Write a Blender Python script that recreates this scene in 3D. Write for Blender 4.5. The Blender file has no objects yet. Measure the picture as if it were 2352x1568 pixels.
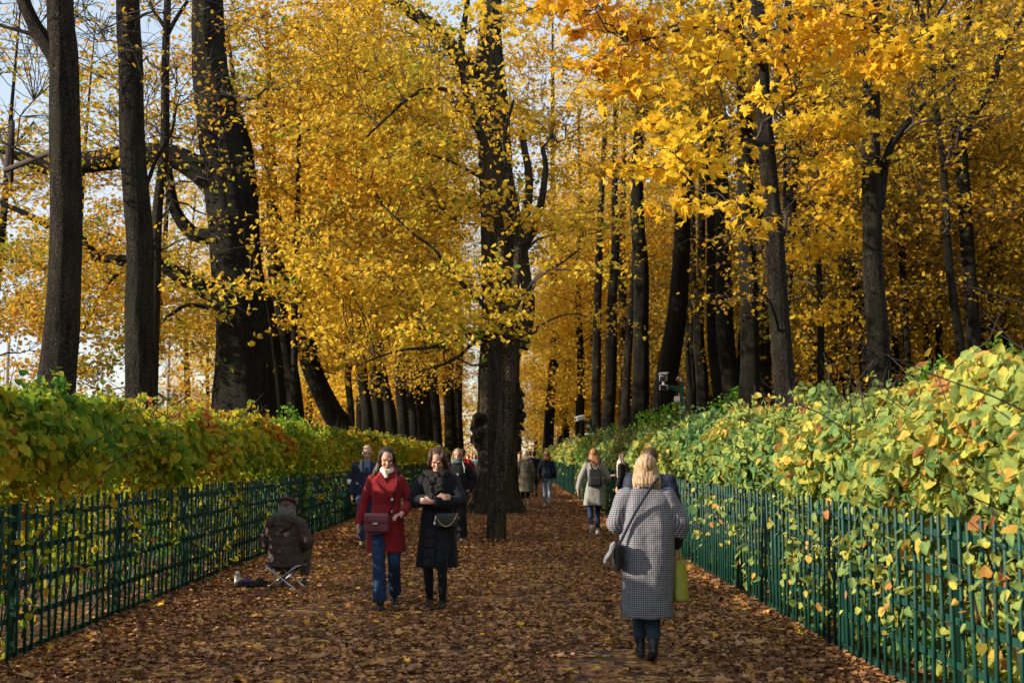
import bpy, math, random
import numpy as np
from mathutils import Vector, Matrix, Euler
PI = math.pi
R = math.radians
sc = bpy.context.scene
C = sc.collection
rng = np.random.default_rng(11)
random.seed(5)

# ------------------------------------------------------------ camera
FPX, PX0, PY0 = 2744.0, 1176.0, 784.0        # focal length and centre on a 2352 x 1568 frame
PITCH, YAW, CAMZ = math.atan(261 / FPX), math.atan(16 / FPX), 1.6
cam = bpy.data.cameras.new('camera'); cam.lens = FPX / 2352 * 36; cam.sensor_width = 36
cam.clip_start = 0.05; cam.clip_end = 3000
cam.dof.use_dof = True; cam.dof.focus_distance = 14.0; cam.dof.aperture_fstop = 3.6
co = bpy.data.objects.new('camera', cam); C.objects.link(co)
co.location = (0, 0, CAMZ); co.rotation_euler = (PI / 2 + PITCH, 0, -YAW)
sc.camera = co
_RM = Euler((PI / 2 + PITCH, 0, -YAW)).to_matrix()

def W(px, py, Y):                            # a point seen at (px, py) standing Y metres away
    v = _RM @ Vector((px - PX0, PY0 - py, -FPX))
    return np.array([v.x * Y / v.y, Y, CAMZ + v.z * Y / v.y])

# ------------------------------------------------------------ light
SUN_EL, SUN_AZ = 17.0, 16.0                  # azimuth: degrees behind the left-hand side
sd = Vector((-math.cos(R(SUN_AZ)) * math.cos(R(SUN_EL)), -math.sin(R(SUN_AZ)) * math.cos(R(SUN_EL)), math.sin(R(SUN_EL))))
sl = bpy.data.lights.new('sun', 'SUN'); sl.energy = 5.0; sl.angle = R(0.53); sl.color = (1.0, 0.87, 0.70)
so = bpy.data.objects.new('sun', sl); C.objects.link(so)
so.rotation_euler = sd.to_track_quat('Z', 'Y').to_euler(); so.location = (-30, -15, 30)
w = bpy.data.worlds.new('World'); sc.world = w; w.use_nodes = True
nt = w.node_tree; bg = nt.nodes['Background']
sky = nt.nodes.new('ShaderNodeTexSky'); sky.sky_type = 'NISHITA'; sky.sun_disc = False
sky.sun_elevation = R(SUN_EL); sky.sun_rotation = math.atan2(sd.x, sd.y)
sky.air_density = 1.2; sky.dust_density = 0.6; sky.ozone_density = 1.0
def _n(t): return nt.nodes.new(t)
tc = _n('ShaderNodeTexCoord'); mp_ = _n('ShaderNodeMapping'); mp_.inputs['Scale'].default_value = (1, 1, 2.6)   # thin high cloud veiling the blue
nz_ = _n('ShaderNodeTexNoise'); nz_.inputs['Scale'].default_value = 2.2; nz_.inputs['Detail'].default_value = 6; nz_.inputs['Roughness'].default_value = .55
cr_ = _n('ShaderNodeMapRange'); cr_.inputs[1].default_value = .32; cr_.inputs[2].default_value = .70; cr_.inputs[3].default_value = .45; cr_.inputs[4].default_value = .92
mx_ = _n('ShaderNodeMixRGB'); mx_.inputs[2].default_value = (3.1, 3.4, 3.9, 1)
nt.links.new(tc.outputs['Generated'], mp_.inputs[0]); nt.links.new(mp_.outputs[0], nz_.inputs['Vector']); nt.links.new(nz_.outputs[0], cr_.inputs[0]); nt.links.new(cr_.outputs[0], mx_.inputs[0])
nt.links.new(sky.outputs[0], mx_.inputs[1]); nt.links.new(mx_.outputs[0], bg.inputs[0]); bg.inputs[1].default_value = 0.15
sc.view_settings.view_transform = 'Standard'; sc.view_settings.look = 'None'
sc.view_settings.exposure = 0.80; sc.view_settings.gamma = 1.0
sc.render.engine = 'CYCLES'
cy = sc.cycles
cy.max_bounces = 6; cy.diffuse_bounces = 3; cy.glossy_bounces = 1; cy.transmission_bounces = 3
cy.transparent_max_bounces = 4; cy.use_denoising = True; cy.caustics_reflective = False; cy.caustics_refractive = False
cy.sample_clamp_indirect = 4.0

# ------------------------------------------------------------ object helpers
def tag(o, label=None, cat=None, group=None, kind=None):
    if label: o['label'] = label
    if cat: o['category'] = cat
    if group: o['group'] = group
    if kind: o['kind'] = kind
    return o
def empty(name, loc, label, cat, group=None, rz=0.0):
    o = bpy.data.objects.new(name, None); C.objects.link(o)
    o.location = loc; o.rotation_euler = (0, 0, rz); o.empty_display_size = 0.2
    return tag(o, label, cat, group)
def link(name, me, mat=None, parent=None):
    o = bpy.data.objects.new(name, me); C.objects.link(o)
    if mat is not None and len(me.materials) == 0:
        for m in (mat if isinstance(mat, (list, tuple)) else [mat]): me.materials.append(m)
    if parent is not None: o.parent = parent
    return o
def mesh_np(name, V, counts, idx, smooth=True, tint=None, mats=None):
    me = bpy.data.meshes.new(name)
    V = np.ascontiguousarray(V, dtype=np.float32)
    counts = np.asarray(counts, dtype=np.int32); idx = np.asarray(idx, dtype=np.int32).ravel()
    me.vertices.add(len(V)); me.vertices.foreach_set('co', V.ravel())
    me.loops.add(len(idx)); me.loops.foreach_set('vertex_index', idx)
    me.polygons.add(len(counts))
    st = np.zeros(len(counts), dtype=np.int32); st[1:] = np.cumsum(counts)[:-1]
    me.polygons.foreach_set('loop_start', st)
    try: me.polygons.foreach_set('loop_total', counts)
    except Exception: pass
    if mats is not None: me.polygons.foreach_set('material_index', np.asarray(mats, dtype=np.int32))
    me.polygons.foreach_set('use_smooth', np.full(len(counts), bool(smooth)))
    me.update(calc_edges=True)
    if tint is not None:
        a = me.attributes.new('tint', 'FLOAT', 'FACE'); a.data.foreach_set('value', np.asarray(tint, dtype=np.float32))
    return me

class MB:                                    # collects simple solids into one mesh
    def __init__(s): s.v = []; s.f = []
    def add(s, V, F):
        b = len(s.v); s.v += [tuple(map(float, p)) for p in V]; s.f += [tuple(b + i for i in f) for f in F]; return s
    def box(s, c, d, rot=None):
        x, y, z = d[0] / 2, d[1] / 2, d[2] / 2
        V = [Vector((a * x, b * y, e * z)) for a in (-1, 1) for b in (-1, 1) for e in (-1, 1)]
        if rot is not None:
            m = Euler(rot).to_matrix(); V = [m @ v for v in V]
        V = [v + Vector(c) for v in V]
        return s.add(V, [(0, 1, 3, 2), (4, 6, 7, 5), (0, 4, 5, 1), (2, 3, 7, 6), (0, 2, 6, 4), (1, 5, 7, 3)])
    def tube(s, pts, rad, n=8, cap=True):
        pts = [Vector(p) for p in pts]; k = len(pts)
        if not hasattr(rad, '__len__'): rad = [rad] * k
        V = []; up = None
        for i, p in enumerate(pts):
            t = (pts[min(i + 1, k - 1)] - pts[max(i - 1, 0)]).normalized()
            if up is None: up = Vector((0, 0, 1)) if abs(t.z) < .9 else Vector((1, 0, 0))
            a = t.cross(up).normalized(); b = a.cross(t).normalized(); up = b
            for j in range(n):
                th = 2 * PI * j / n; V.append(p + (a * math.cos(th) + b * math.sin(th)) * rad[i])
        F = [(i * n + j, i * n + (j + 1) % n, (i + 1) * n + (j + 1) % n, (i + 1) * n + j) for i in range(k - 1) for j in range(n)]
        if cap: F += [tuple(range(n - 1, -1, -1)), tuple((k - 1) * n + j for j in range(n))]
        return s.add(V, F)
    def ell(s, c, r, n=12, m=8, rot=None):
        V = []; M = Euler(rot).to_matrix() if rot else None
        for i in range(m + 1):
            ph = PI * i / m
            for j in range(n):
                th = 2 * PI * j / n
                v = Vector((r[0] * math.sin(ph) * math.cos(th), r[1] * math.sin(ph) * math.sin(th), r[2] * math.cos(ph)))
                V.append((M @ v if M else v) + Vector(c))
        F = [(i * n + j, (i + 1) * n + j, (i + 1) * n + (j + 1) % n, i * n + (j + 1) % n) for i in range(m) for j in range(n)]
        return s.add(V, F)
    def loft(s, rings, n=28):                 # rings: (z, rx, ry, cx, cy[, power])
        V = []
        for r in rings:
            z, rx, ry, cx, cy_ = r[:5]
            for j in range(n):
                th = 2 * PI * j / n; c_, s_ = math.cos(th), math.sin(th)
                V.append((cx + rx * math.copysign(abs(c_) ** .85, c_), cy_ + ry * math.copysign(abs(s_) ** .85, s_), z))
        k = len(rings)
        F = [(i * n + j, i * n + (j + 1) % n, (i + 1) * n + (j + 1) % n, (i + 1) * n + j) for i in range(k - 1) for j in range(n)]
        F += [tuple(range(n - 1, -1, -1)), tuple((k - 1) * n + j for j in range(n))]
        return s.add(V, F)
    def chain(s, pts, rad, n=14):             # rounded tapered limb
        s.tube(pts, rad, n)
        for p, r in zip(pts, rad if hasattr(rad, '__len__') else [rad] * len(pts)): s.ell(p, (r, r, r), n, 8)
        return s
    def mesh(s, name, smooth=True):
        me = bpy.data.meshes.new(name); me.from_pydata(s.v, [], s.f); me.update()
        if smooth: me.polygons.foreach_set('use_smooth', [True] * len(me.polygons))
        return me
    def blob(s, name, voxel=0.01, smooth=4):  # one continuous skin round everything collected
        me = s.mesh(name)
        o = bpy.data.objects.new('tmp', me); C.objects.link(o)
        m = o.modifiers.new('r', 'REMESH'); m.mode = 'VOXEL'; m.voxel_size = voxel; m.use_smooth_shade = True
        if smooth:
            q = o.modifiers.new('s', 'SMOOTH'); q.factor = 0.5; q.iterations = smooth
        dg = bpy.context.evaluated_depsgraph_get()
        out = bpy.data.meshes.new_from_object(o.evaluated_get(dg)); out.name = name
        bpy.data.objects.remove(o); bpy.data.meshes.remove(me)
        out.materials.clear()
        out.polygons.foreach_set('use_smooth', [True] * len(out.polygons))
        return out
    def build(s, name, mat, parent=None, smooth=True): return link(name, s.mesh(name, smooth), mat, parent)

# ------------------------------------------------------------ materials
def new_mat(name):
    m = bpy.data.materials.new(name); m.use_nodes = True
    return m, m.node_tree, m.node_tree.nodes['Principled BSDF']
def N(nt, t, **k):
    n = nt.nodes.new(t)
    for a, b in k.items(): setattr(n, a, b)
    return n
def ramp(nt, stops, interp='LINEAR'):
    r = N(nt, 'ShaderNodeValToRGB'); r.color_ramp.interpolation = interp
    e = r.color_ramp.elements
    while len(e) < len(stops): e.new(0.5)
    for i, (p, c) in enumerate(stops): e[i].position = p; e[i].color = (*c, 1)
    return r
def texco(nt, scale=(1, 1, 1), kind='Object'):
    t = N(nt, 'ShaderNodeTexCoord'); mp = N(nt, 'ShaderNodeMapping'); mp.inputs['Scale'].default_value = scale
    nt.links.new(t.outputs[kind], mp.inputs[0]); return mp
def noise(nt, co_, sc_, det=4, rough=.6):
    n = N(nt, 'ShaderNodeTexNoise'); n.inputs['Scale'].default_value = sc_; n.inputs['Detail'].default_value = det
    n.inputs['Roughness'].default_value = rough; nt.links.new(co_.outputs[0], n.inputs['Vector']); return n
def bump(nt, b, h, strength, dist):
    n = N(nt, 'ShaderNodeBump'); n.inputs['Strength'].default_value = strength; n.inputs['Distance'].default_value = dist
    nt.links.new(h, n.inputs['Height']); nt.links.new(n.outputs[0], b.inputs['Normal'])

def leaf_mat(name, stops, trans=0.45, rough=.55):
    m, nt, b = new_mat(name)
    a = N(nt, 'ShaderNodeAttribute', attribute_name='tint')
    r = ramp(nt, stops); nt.links.new(a.outputs['Fac'], r.inputs[0])
    mp = texco(nt); n1 = noise(nt, mp, 30, 3)
    mx = N(nt, 'ShaderNodeMixRGB', blend_type='MULTIPLY'); mx.inputs[0].default_value = .7
    r2 = ramp(nt, [(.3, (.62, .55, .45)), (.6, (1, 1, 1))]); nt.links.new(n1.outputs[0], r2.inputs[0])
    nt.links.new(r.outputs[0], mx.inputs[1]); nt.links.new(r2.outputs[0], mx.inputs[2])
    b.inputs['Roughness'].default_value = rough + .15; b.inputs['Specular IOR Level'].default_value = .12
    nt.links.new(mx.outputs[0], b.inputs['Base Color'])
    t = N(nt, 'ShaderNodeBsdfTranslucent'); nt.links.new(mx.outputs[0], t.inputs[0])
    ms = N(nt, 'ShaderNodeMixShader'); ms.inputs[0].default_value = trans
    nt.links.new(b.outputs[0], ms.inputs[1]); nt.links.new(t.outputs[0], ms.inputs[2])
    nt.links.new(ms.outputs[0], nt.nodes['Material Output'].inputs[0]); return m

LINDEN = leaf_mat('linden_leaf', [(0, (.20, .36, .03)), (.06, (.42, .46, .03)), (.2, (.85, .65, .07)), (.6, (.91, .59, .055)), (.86, (.85, .44, .04)), (1, (.45, .20, .04))], .5)
LINDEN_G = leaf_mat('linden_leaf_greenish', [(0, (.14, .28, .03)), (.15, (.32, .38, .04)), (.4, (.62, .46, .05)), (.75, (.75, .42, .04)), (1, (.60, .24, .04))], .5)
OCHRE = leaf_mat('ochre_leaf', [(0, (.12, .17, .025)), (.25, (.42, .33, .035)), (.6, (.58, .36, .03)), (.85, (.50, .24, .025)), (1, (.22, .09, .02))], .45)
MAPLE = leaf_mat('maple_leaf', [(0, (.86, .64, .05)), (.5, (.92, .60, .04)), (.85, (.90, .48, .03)), (1, (.74, .42, .16))], .5)
HEDGE_L = leaf_mat('left_hedge_leaf', [(0, (.06, .17, .02)), (.3, (.14, .28, .03)), (.52, (.34, .40, .035)), (.78, (.64, .54, .04)), (.94, (.70, .38, .04)), (1, (.45, .13, .04))], .5)
HEDGE_R = leaf_mat('right_hedge_leaf', [(0, (.05, .15, .06)), (.3, (.12, .25, .09)), (.58, (.31, .41, .11)), (.8, (.58, .55, .10)), (.93, (.72, .42, .08)), (1, (.55, .24, .10))], .4)
SHRUB = leaf_mat('shrub_leaf', [(0, (.07, .22, .02)), (.5, (.16, .36, .03)), (.85, (.32, .44, .04)), (1, (.5, .4, .04))], .45)
LITTER = leaf_mat('fallen_leaf', [(0, (.09, .042, .024)), (.24, (.22, .10, .05)), (.52, (.39, .19, .085)), (.74, (.53, .30, .15)), (.88, (.64, .33, .09)), (1, (.76, .42, .06))], .12, .6)

def bark_mat(name, dark, light, moss=None, scale=1.0):
    m, nt, b = new_mat(name)
    mp = texco(nt, (16 * scale, 16 * scale, 1.7 * scale)); n1 = noise(nt, mp, 1.0, 6, .62)
    wv = texco(nt, (34 * scale, 34 * scale, 5 * scale)); v = N(nt, 'ShaderNodeTexVoronoi'); v.feature = 'DISTANCE_TO_EDGE'
    nz = noise(nt, texco(nt, (5, 5, 3)), 2, 3); ad = N(nt, 'ShaderNodeVectorMath', operation='MULTIPLY_ADD')
    nt.links.new(nz.outputs['Color'], ad.inputs[0]); ad.inputs[1].default_value = (1.6, 1.6, 1.6); nt.links.new(wv.outputs[0], ad.inputs[2])
    nt.links.new(ad.outputs[0], v.inputs['Vector'])
    pr = ramp(nt, [(0, (0, 0, 0)), (.28, (1, 1, 1))]); nt.links.new(v.outputs[0], pr.inputs[0])
    mu = N(nt, 'ShaderNodeMath', operation='MULTIPLY'); nt.links.new(pr.outputs[0], mu.inputs[0]); nt.links.new(n1.outputs[0], mu.inputs[1])
    cr = ramp(nt, [(0.22, dark), (.62, light)]); nt.links.new(mu.outputs[0], cr.inputs[0])
    col = cr.outputs[0]
    n3 = noise(nt, texco(nt, (1, 1, .35)), 1.6, 3)
    mx = N(nt, 'ShaderNodeMixRGB'); mx.inputs[2].default_value = (*(moss or (.05, .055, .03)), 1)
    rr = ramp(nt, [(.5, (0, 0, 0)), (.72, (.75, .75, .75))]); nt.links.new(n3.outputs[0], rr.inputs[0])
    nt.links.new(rr.outputs[0], mx.inputs[0]); nt.links.new(col, mx.inputs[1]); nt.links.new(mx.outputs[0], b.inputs['Base Color'])
    b.inputs['Roughness'].default_value = .9; b.inputs['Specular IOR Level'].default_value = .15
    bump(nt, b, mu.outputs[0], 1.0, .06); return m
BARK = bark_mat('linden_bark', (.006, .005, .004), (.11, .09, .065), scale=.8)
BARK_P = bark_mat('smooth_bark', (.007, .005, .004), (.20, .16, .12), scale=.85)
BARK_B = bark_mat('old_bark', (.012, .009, .007), (.36, .28, .20), (.18, .15, .07), .62)
TWIG, nt_, b_ = new_mat('twig_bark'); b_.inputs['Base Color'].default_value = (.035, .024, .019, 1); b_.inputs['Roughness'].default_value = .8

def cloth(name, col, rough=.85, nscale=60, amp=.25, sheen=.2, bstr=.3):
    m, nt, b = new_mat(name); mp = texco(nt)
    n1 = noise(nt, mp, nscale, 3); r = ramp(nt, [(.3, tuple(c * (1 - amp) for c in col)), (.7, tuple(min(1, c * (1 + amp)) for c in col))])
    nt.links.new(n1.outputs[0], r.inputs[0]); nt.links.new(r.outputs[0], b.inputs['Base Color'])
    b.inputs['Roughness'].default_value = rough; b.inputs['Specular IOR Level'].default_value = .2
    b.inputs['Sheen Weight'].default_value = sheen * .3
    n2 = noise(nt, mp, 9, 3); bump(nt, b, n2.outputs[0], bstr, .03); return m
def plain(name, col, rough=.5, metal=0.0, spec=.4):
    m, nt, b = new_mat(name); mp = texco(nt); n1 = noise(nt, mp, 14, 4)
    r = ramp(nt, [(.3, tuple(c * .8 for c in col)), (.7, tuple(min(1, c * 1.15) for c in col))])
    nt.links.new(n1.outputs[0], r.inputs[0]); nt.links.new(r.outputs[0], b.inputs['Base Color'])
    b.inputs['Roughness'].default_value = rough; b.inputs['Metallic'].default_value = metal; b.inputs['Specular IOR Level'].default_value = spec
    return m
def hair_mat(name, a, c):
    m, nt, b = new_mat(name); mp = texco(nt, (70, 70, 4)); n1 = noise(nt, mp, 1, 4, .7)
    r = ramp(nt, [(.32, a), (.68, c)]); nt.links.new(n1.outputs[0], r.inputs[0]); nt.links.new(r.outputs[0], b.inputs['Base Color'])
    b.inputs['Roughness'].default_value = .42; b.inputs['Specular IOR Level'].default_value = .3
    bump(nt, b, n1.outputs[0], .6, .012); return m
SKIN = plain('skin', (.52, .29, .195), .6); SKIN.node_tree.nodes['Principled BSDF'].inputs['Subsurface Weight'].default_value = .0
LIPS = plain('lips', (.32, .07, .065), .5); EYE = plain('eye', (.05, .03, .025), .3); BROW = plain('brow', (.16, .09, .06), .8)

# ------------------------------------------------------------ people
from mathutils import noise as mnoise
def wrinkle(me, amp=.006, sx=11, sz=3.2, amp2=.003, sc2=24, seed=0.0, quilt=0.0, qamp=.006):
    n = len(me.vertices); co_ = np.empty(n * 3, np.float32); me.vertices.foreach_get('co', co_); co_ = co_.reshape(-1, 3)
    no = np.array([v.normal[:] for v in me.vertices]); d = np.empty(n)
    for i in range(n):
        x, y, z = map(float, co_[i])
        d[i] = amp * mnoise.noise((x * sx + seed, y * sx, z * sz)) + amp2 * mnoise.noise((x * sc2, y * sc2 + seed, z * sc2))
    if quilt: d += qamp * (np.abs(np.sin(co_[:, 2] * PI / quilt)) ** .5 - .6)
    co_ += (no * d[:, None]).astype(np.float32); me.vertices.foreach_set('co', co_.ravel()); me.update(); return me

def ik(a, b, l1, l2, hint):
    a, b, hint = Vector(a), Vector(b), Vector(hint); d = b - a; L = min(d.length, (l1 + l2) * .999)
    u = d.normalized(); x = (l1 * l1 - l2 * l2 + L * L) / (2 * L); h = math.sqrt(max(0, l1 * l1 - x * x))
    k = (hint - u * hint.dot(u)).normalized(); return a + u * x + k * h

def hand(mb, wrist, d, n, side=1, curl=.5, s=1.0):
    """palm plus four unequal fingers and a thumb leaving the side of the palm"""
    d = Vector(d).normalized(); n = Vector(n); n = (n - d * n.dot(d)).normalized(); a = d.cross(n) * side; w0 = Vector(wrist); s *= .92
    mb.tube([w0 - d * .02, w0 + d * .02], [.025 * s, .026 * s], 10)
    for q in (-.028, -.010, .010, .027): mb.tube([w0 + a * q * .6 * s, w0 + d * .085 * s + a * q * s], [.014 * s, .0125 * s], 8); mb.ell(w0 + d * .085 * s + a * q * s, (.0125 * s,) * 3, 8, 6)
    for q, l in ((-.028, .060), (-.010, .072), (.010, .078), (.027, .068)):
        p0 = w0 + d * .085 * s + a * q * s; c1 = curl * .7; c2 = curl * 1.5; c3 = curl * 2.1
        p1 = p0 + (d * math.cos(c1) + n * math.sin(c1)) * l * .45 * s
        p2 = p1 + (d * math.cos(c2) + n * math.sin(c2)) * l * .33 * s
        p3 = p2 + (d * math.cos(c3) + n * math.sin(c3)) * l * .25 * s
        mb.tube([p0, p1, p2, p3], [.0100 * s, .0092 * s, .0082 * s, .0062 * s], 8)
    t0 = w0 + d * .018 * s + a * .026 * s; t1 = t0 + (d * .7 + a * .6 + n * .35).normalized() * .040 * s; t2 = t1 + (d * .9 + a * .05 + n * .45).normalized() * .034 * s
    mb.tube([w0, t0, t1, t2], [.014 * s, .0145 * s, .0105 * s, .008 * s], 8)

def headmat(c, pitch, yaw, roll=0):
    return Matrix.Translation(Vector(c)) @ Euler((R(pitch), R(roll), R(yaw)), 'XYZ').to_matrix().to_4x4()
def xf(mb, M):
    mb.v = [tuple(M @ Vector(v)) for v in mb.v]; return mb
def merge(a, b): a.add(b.v, b.f); return a

def head_mb():
    m = MB()
    m.ell((0, .010, .030), (.075, .094, .088), 20, 14); m.ell((0, -.026, -.040), (.057, .060, .070), 18, 12)
    m.ell((0, -.066, -.094), (.026, .022, .020)); m.ell((0, -.030, -.080), (.047, .048, .030))
    for s in (-1, 1):
        m.ell((.036 * s, -.062, -.030), (.023, .024, .026)); m.ell((.074 * s, .014, -.008), (.010, .018, .031), rot=(0, 0, -.3 * s))
        m.ell((.031 * s, -.084, .022), (.021, .010, .0075))
    m.tube([(0, -.082, .012), (0, -.096, -.012), (0, -.108, -.030)], [.008, .0095, .0125], 8); m.ell((0, -.106, -.031), (.015, .012, .010))
    m.ell((0, -.088, -.058), (.022, .009, .006)); m.ell((0, -.087, -.068), (.018, .009, .006))
    return m
def hair_mb(style):
    m = MB()
    if style == 'short':
        m.ell((0, .026, .048), (.083, .094, .080), 20, 12); m.ell((0, .070, -.01), (.066, .044, .065)); return m
    if style == 'balding':
        for s in (-1, 1): m.ell((.062 * s, .03, .008), (.022, .06, .042))
        m.ell((0, .075, .01), (.062, .036, .062)); m.ell((0, .04, .075), (.07, .072, .047)); return m
    m.ell((0, .029, .047), (.086, .097, .086), 22, 14)
    if style == 'back':                       # smoothed back
        m.ell((.047, .010, .050), (.046, .080, .066), 16, 12, rot=(0, .35, .25)); m.ell((-.047, .010, .050), (.046, .080, .066), 16, 12, rot=(0, -.35, -.25))
        m.ell((0, .05, -.02), (.086, .06, .085)); m.ell((0, .03, .02), (.091, .07, .07))
        for s in (-1, 1): m.chain([(.074 * s, -.012, .03), (.088 * s, .0, -.04), (.10 * s, .03, -.14), (.10 * s, .07, -.26)], [.022, .026, .028, .016]); m.ell((0, .10, -.05), (.045, .04, .05))
        m.chain([(0, .1, -.04), (.03, .09, -.16), (.08, .07, -.3)], [.04, .035, .02]); return m
    drop = {'bob': -.15, 'mid': -.23, 'long': -.36, 'vlong': -.47}[style]; e = {'bob': 1.12, 'mid': 1.1}.get(style, 1.0)
    n_ = 5
    m.loft([(drop, .050 * e, .018, 0, .085), (drop + .03, .090 * e, .036, 0, .082), (drop * .5, .098 * e, .046, 0, .066), (-.05, .094, .052, 0, .050), (.05, .086, .05, 0, .04)], 24)
    for s in (-1, 1):
        m.chain([(.066 * s, -.030, .065), (.083 * s, -.020, -.01), (.088 * s * e, -.002, -.09), (.09 * s * e, .02, max(drop, -.30))], [.020, .021, .027, .016])
        if style == 'vlong': m.chain([(.07 * s, -.005, -.02), (.105 * s, -.025, -.13), (.135 * s, -.02, -.24), (.165 * s, .0, -.36)], [.03, .042, .045, .018])
        m.chain([(.06 * s, .03, -.05), (.075 * s, .05, drop * .7), (.07 * s, .075, drop)], [.04, .036, .012])
    return m

def person(label, X, Y, H, rz, feet, arms, outfit, head=(0, 0), hair=('short', None), group=None, vox=.007, lean=0.0, grp=None, seated=False, stoop=0.0):
    root = empty('person', (X, Y, 0.012), label, 'person', group, R(rz)); k = H / 1.7; root.scale = (k, k, k)
    O = outfit; fat = O.get('fat', 1.0)
    B = MB(); sh_z = 1.395; hip_z = O.get('hip_z', .92); dz = hip_z - .92
    hc = Vector((O.get('hx', 0), -.01 - stoop, 1.582 + dz - stoop * .25)); M = headmat(hc, head[0], head[1], O.get('roll', 0))
    hm = xf(head_mb(), M); merge(B, hm)
    B.tube([(0, .015, 1.40 + dz), tuple(M @ Vector((0, .022, -.06)))], [.056, .050], 14)
    B.loft([(.86 + dz, .10, .08, 0, .01), (.93 + dz, .16 * fat, .105 * fat, 0, .01), (1.08 + dz, .125 * fat, .09 * fat, 0, 0), (1.25 + dz, .15 * fat, .10, 0, 0), (1.36 + dz, .165, .085, 0, .005), (1.42 + dz, .10, .06, 0, .01)])
    legs = []
    for s, (fx, fy, fz, fp) in zip((-1, 1), feet):
        hip = Vector((.085 * s, 0, hip_z - .02)); an = Vector((fx, fy, fz))
        kn = ik(hip, an, .43, .42, O.get('knee_hint', (0, -1, .0)))
        B.chain([hip, hip.lerp(kn, .5), kn, kn.lerp(an, .35), an], [.082 * fat, .068, .050, .048, .034]); legs.append((hip, kn, an, fp))
    arm = []
    for s, A in zip((-1, 1), arms):
        shd = Vector((.155 * s * O.get('shw', 1.0), .005, sh_z - .034 + dz)); el, wr = Vector(A['el']) + Vector((0, 0, dz)), Vector(A['wr']) + Vector((0, 0, dz))
        B.chain([shd, shd.lerp(el, .5), el, el.lerp(wr, .3), wr], [.052, .043, .038, .036, .026])
        hd = Vector(A.get('hd', (wr - el))); hand(B, wr, hd, A.get('pn', (-s, 0, 0)), A.get('sd', 1), A.get('curl', .45), 1.0); arm.append((shd, el, wr))
    me = B.blob('body', vox, 2)
    for mm in (SKIN, LIPS, EYE, BROW): me.materials.append(mm)
    if vox <= .008:
        Mi = M.inverted(); mi = [0] * len(me.polygons)
        for p in me.polygons:
            c = Mi @ p.center
            if c.length < .14 and c.y < -.05:
                ax = abs(c.x)
                if ((ax - .031) / .0155) ** 2 + ((c.z - .001) / .0062) ** 2 < 1: mi[p.index] = 2
                elif ((ax - .033) / .019) ** 2 + ((c.z - .024) / .0045) ** 2 < 1: mi[p.index] = 3
                elif (c.x / .024) ** 2 + ((c.z + .063) / .0085) ** 2 < 1: mi[p.index] = 1
        me.polygons.foreach_set('material_index', mi)
    link('body', me, None, root)
    if hair[1]:
        hb = xf(hair_mb(hair[0]), M)
        hme = hb.blob('hair', max(.006, vox * .9), 2); wrinkle(hme, .0018 if hair[0] in ('back', 'short', 'balding') else .005, 60, 5, .001 if hair[0] == 'back' else .002, 40, X); link('hair', hme, hair[1], root)
    # trousers
    if O.get('trousers'):
        t = MB(); rr = O.get('tr', (.095, .078, .062, .055)); cut = O.get('tcut', .06)
        for hip, kn, an, fp in legs:
            e = an + (kn - an).normalized() * cut
            t.chain([hip, hip.lerp(kn, .5), kn], [rr[0] * fat, rr[1] * (.5 + .5 * fat), rr[2]]); t.tube([kn, kn.lerp(e, .5), e], [rr[2], (rr[2] + rr[3]) / 2, rr[3]], 14)
        t.loft([(hip_z - .08, .15 * fat, .10 * fat, 0, .01), (hip_z + .02, .165 * fat, .11 * fat, 0, .01), (hip_z + .14, .14 * fat, .10 * fat, 0, .005)])
        tm = t.blob('trousers', vox * 1.3, 3); wrinkle(tm, .006, 9, 6, .004, 20, Y); link('trousers', tm, O['trousers'], root)
    for hip, kn, an, fp in legs:
        f = MB(); c_, s_ = math.cos(R(fp)), math.sin(R(fp)); tx = O.get('toe', 0) * (1 if an.x > 0 else -1)
        P = lambda y, z: an + Vector((tx * -y, y * c_ - (z) * s_ * -1, z * c_ + y * s_ * 1))
        f.chain([P(.035, -.045), P(-.05, -.055), P(-.125, -.060), P(-.165, -.064)], [.036, .036, .036, .025], 12)
        f.box(P(-.06, -.083), (.068, .235, .016), (R(fp), 0, 0))
        bt = O.get('boot', .02); up = (kn - an).normalized()
        f.chain([P(.02, -.04), an + up * .01 + Vector((0, .005, 0)), an + up * bt], [.040, .041 if bt > .05 else .036, .050 if bt > .1 else .036], 12)
        if O.get('heel'): f.box(P(.045, -.075), (.05, .05, .03), (R(fp), 0, 0))
        fm = f.blob('shoe', vox, 1); link('boot' if bt > .05 else 'shoe', fm, O.get('shoes'), root)
    # coat
    if O.get('coat'):
        c = MB(); hz = O['hem']; r = O.get('rings') or [(1.0 if hz < .9 else 0)]
        w = O.get('waist', 1.0); fl = O.get('flare', .05); sw = O.get('shw', 1.0)
        L = [(hz, .185 * fat + fl, .140 * fat + fl * .8, 0, .01)]
        if hz < .85: L += [((hz + .92) / 2, .185 * fat + fl * .55, .140 * fat + fl * .4, 0, .01)]
        if hz < .95: L += [(.95, .185 * fat, .140 * fat, 0, .01)]
        L += [(1.10, .160 * fat * w, .122 * fat * w, 0, .005), (1.25, .172 * fat, .125 * fat, 0, 0), (1.335, .188 * sw, .112, 0, .003), (1.385, .165 * sw, .092, 0, .008), (1.43, .115, .078, 0, .012), (1.455, .080, .068, 0, .012)]
        c.loft([(q[0] + dz, *q[1:]) for q in L], 32)
        sr = O.get('sleeve', (.070, .060, .050))
        for shd, el, wr in arm:
            e = el.lerp(wr, O.get('cuff', .92))
            c.chain([shd, shd.lerp(el, .5), el], [sr[0], (sr[0] + sr[1]) / 2, sr[1]], 16); c.tube([el, el.lerp(e, .5), e], [sr[1], (sr[1] + sr[2]) / 2, sr[2]], 16)
        cm = c.blob('coat', vox * 1.2, 3)
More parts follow.
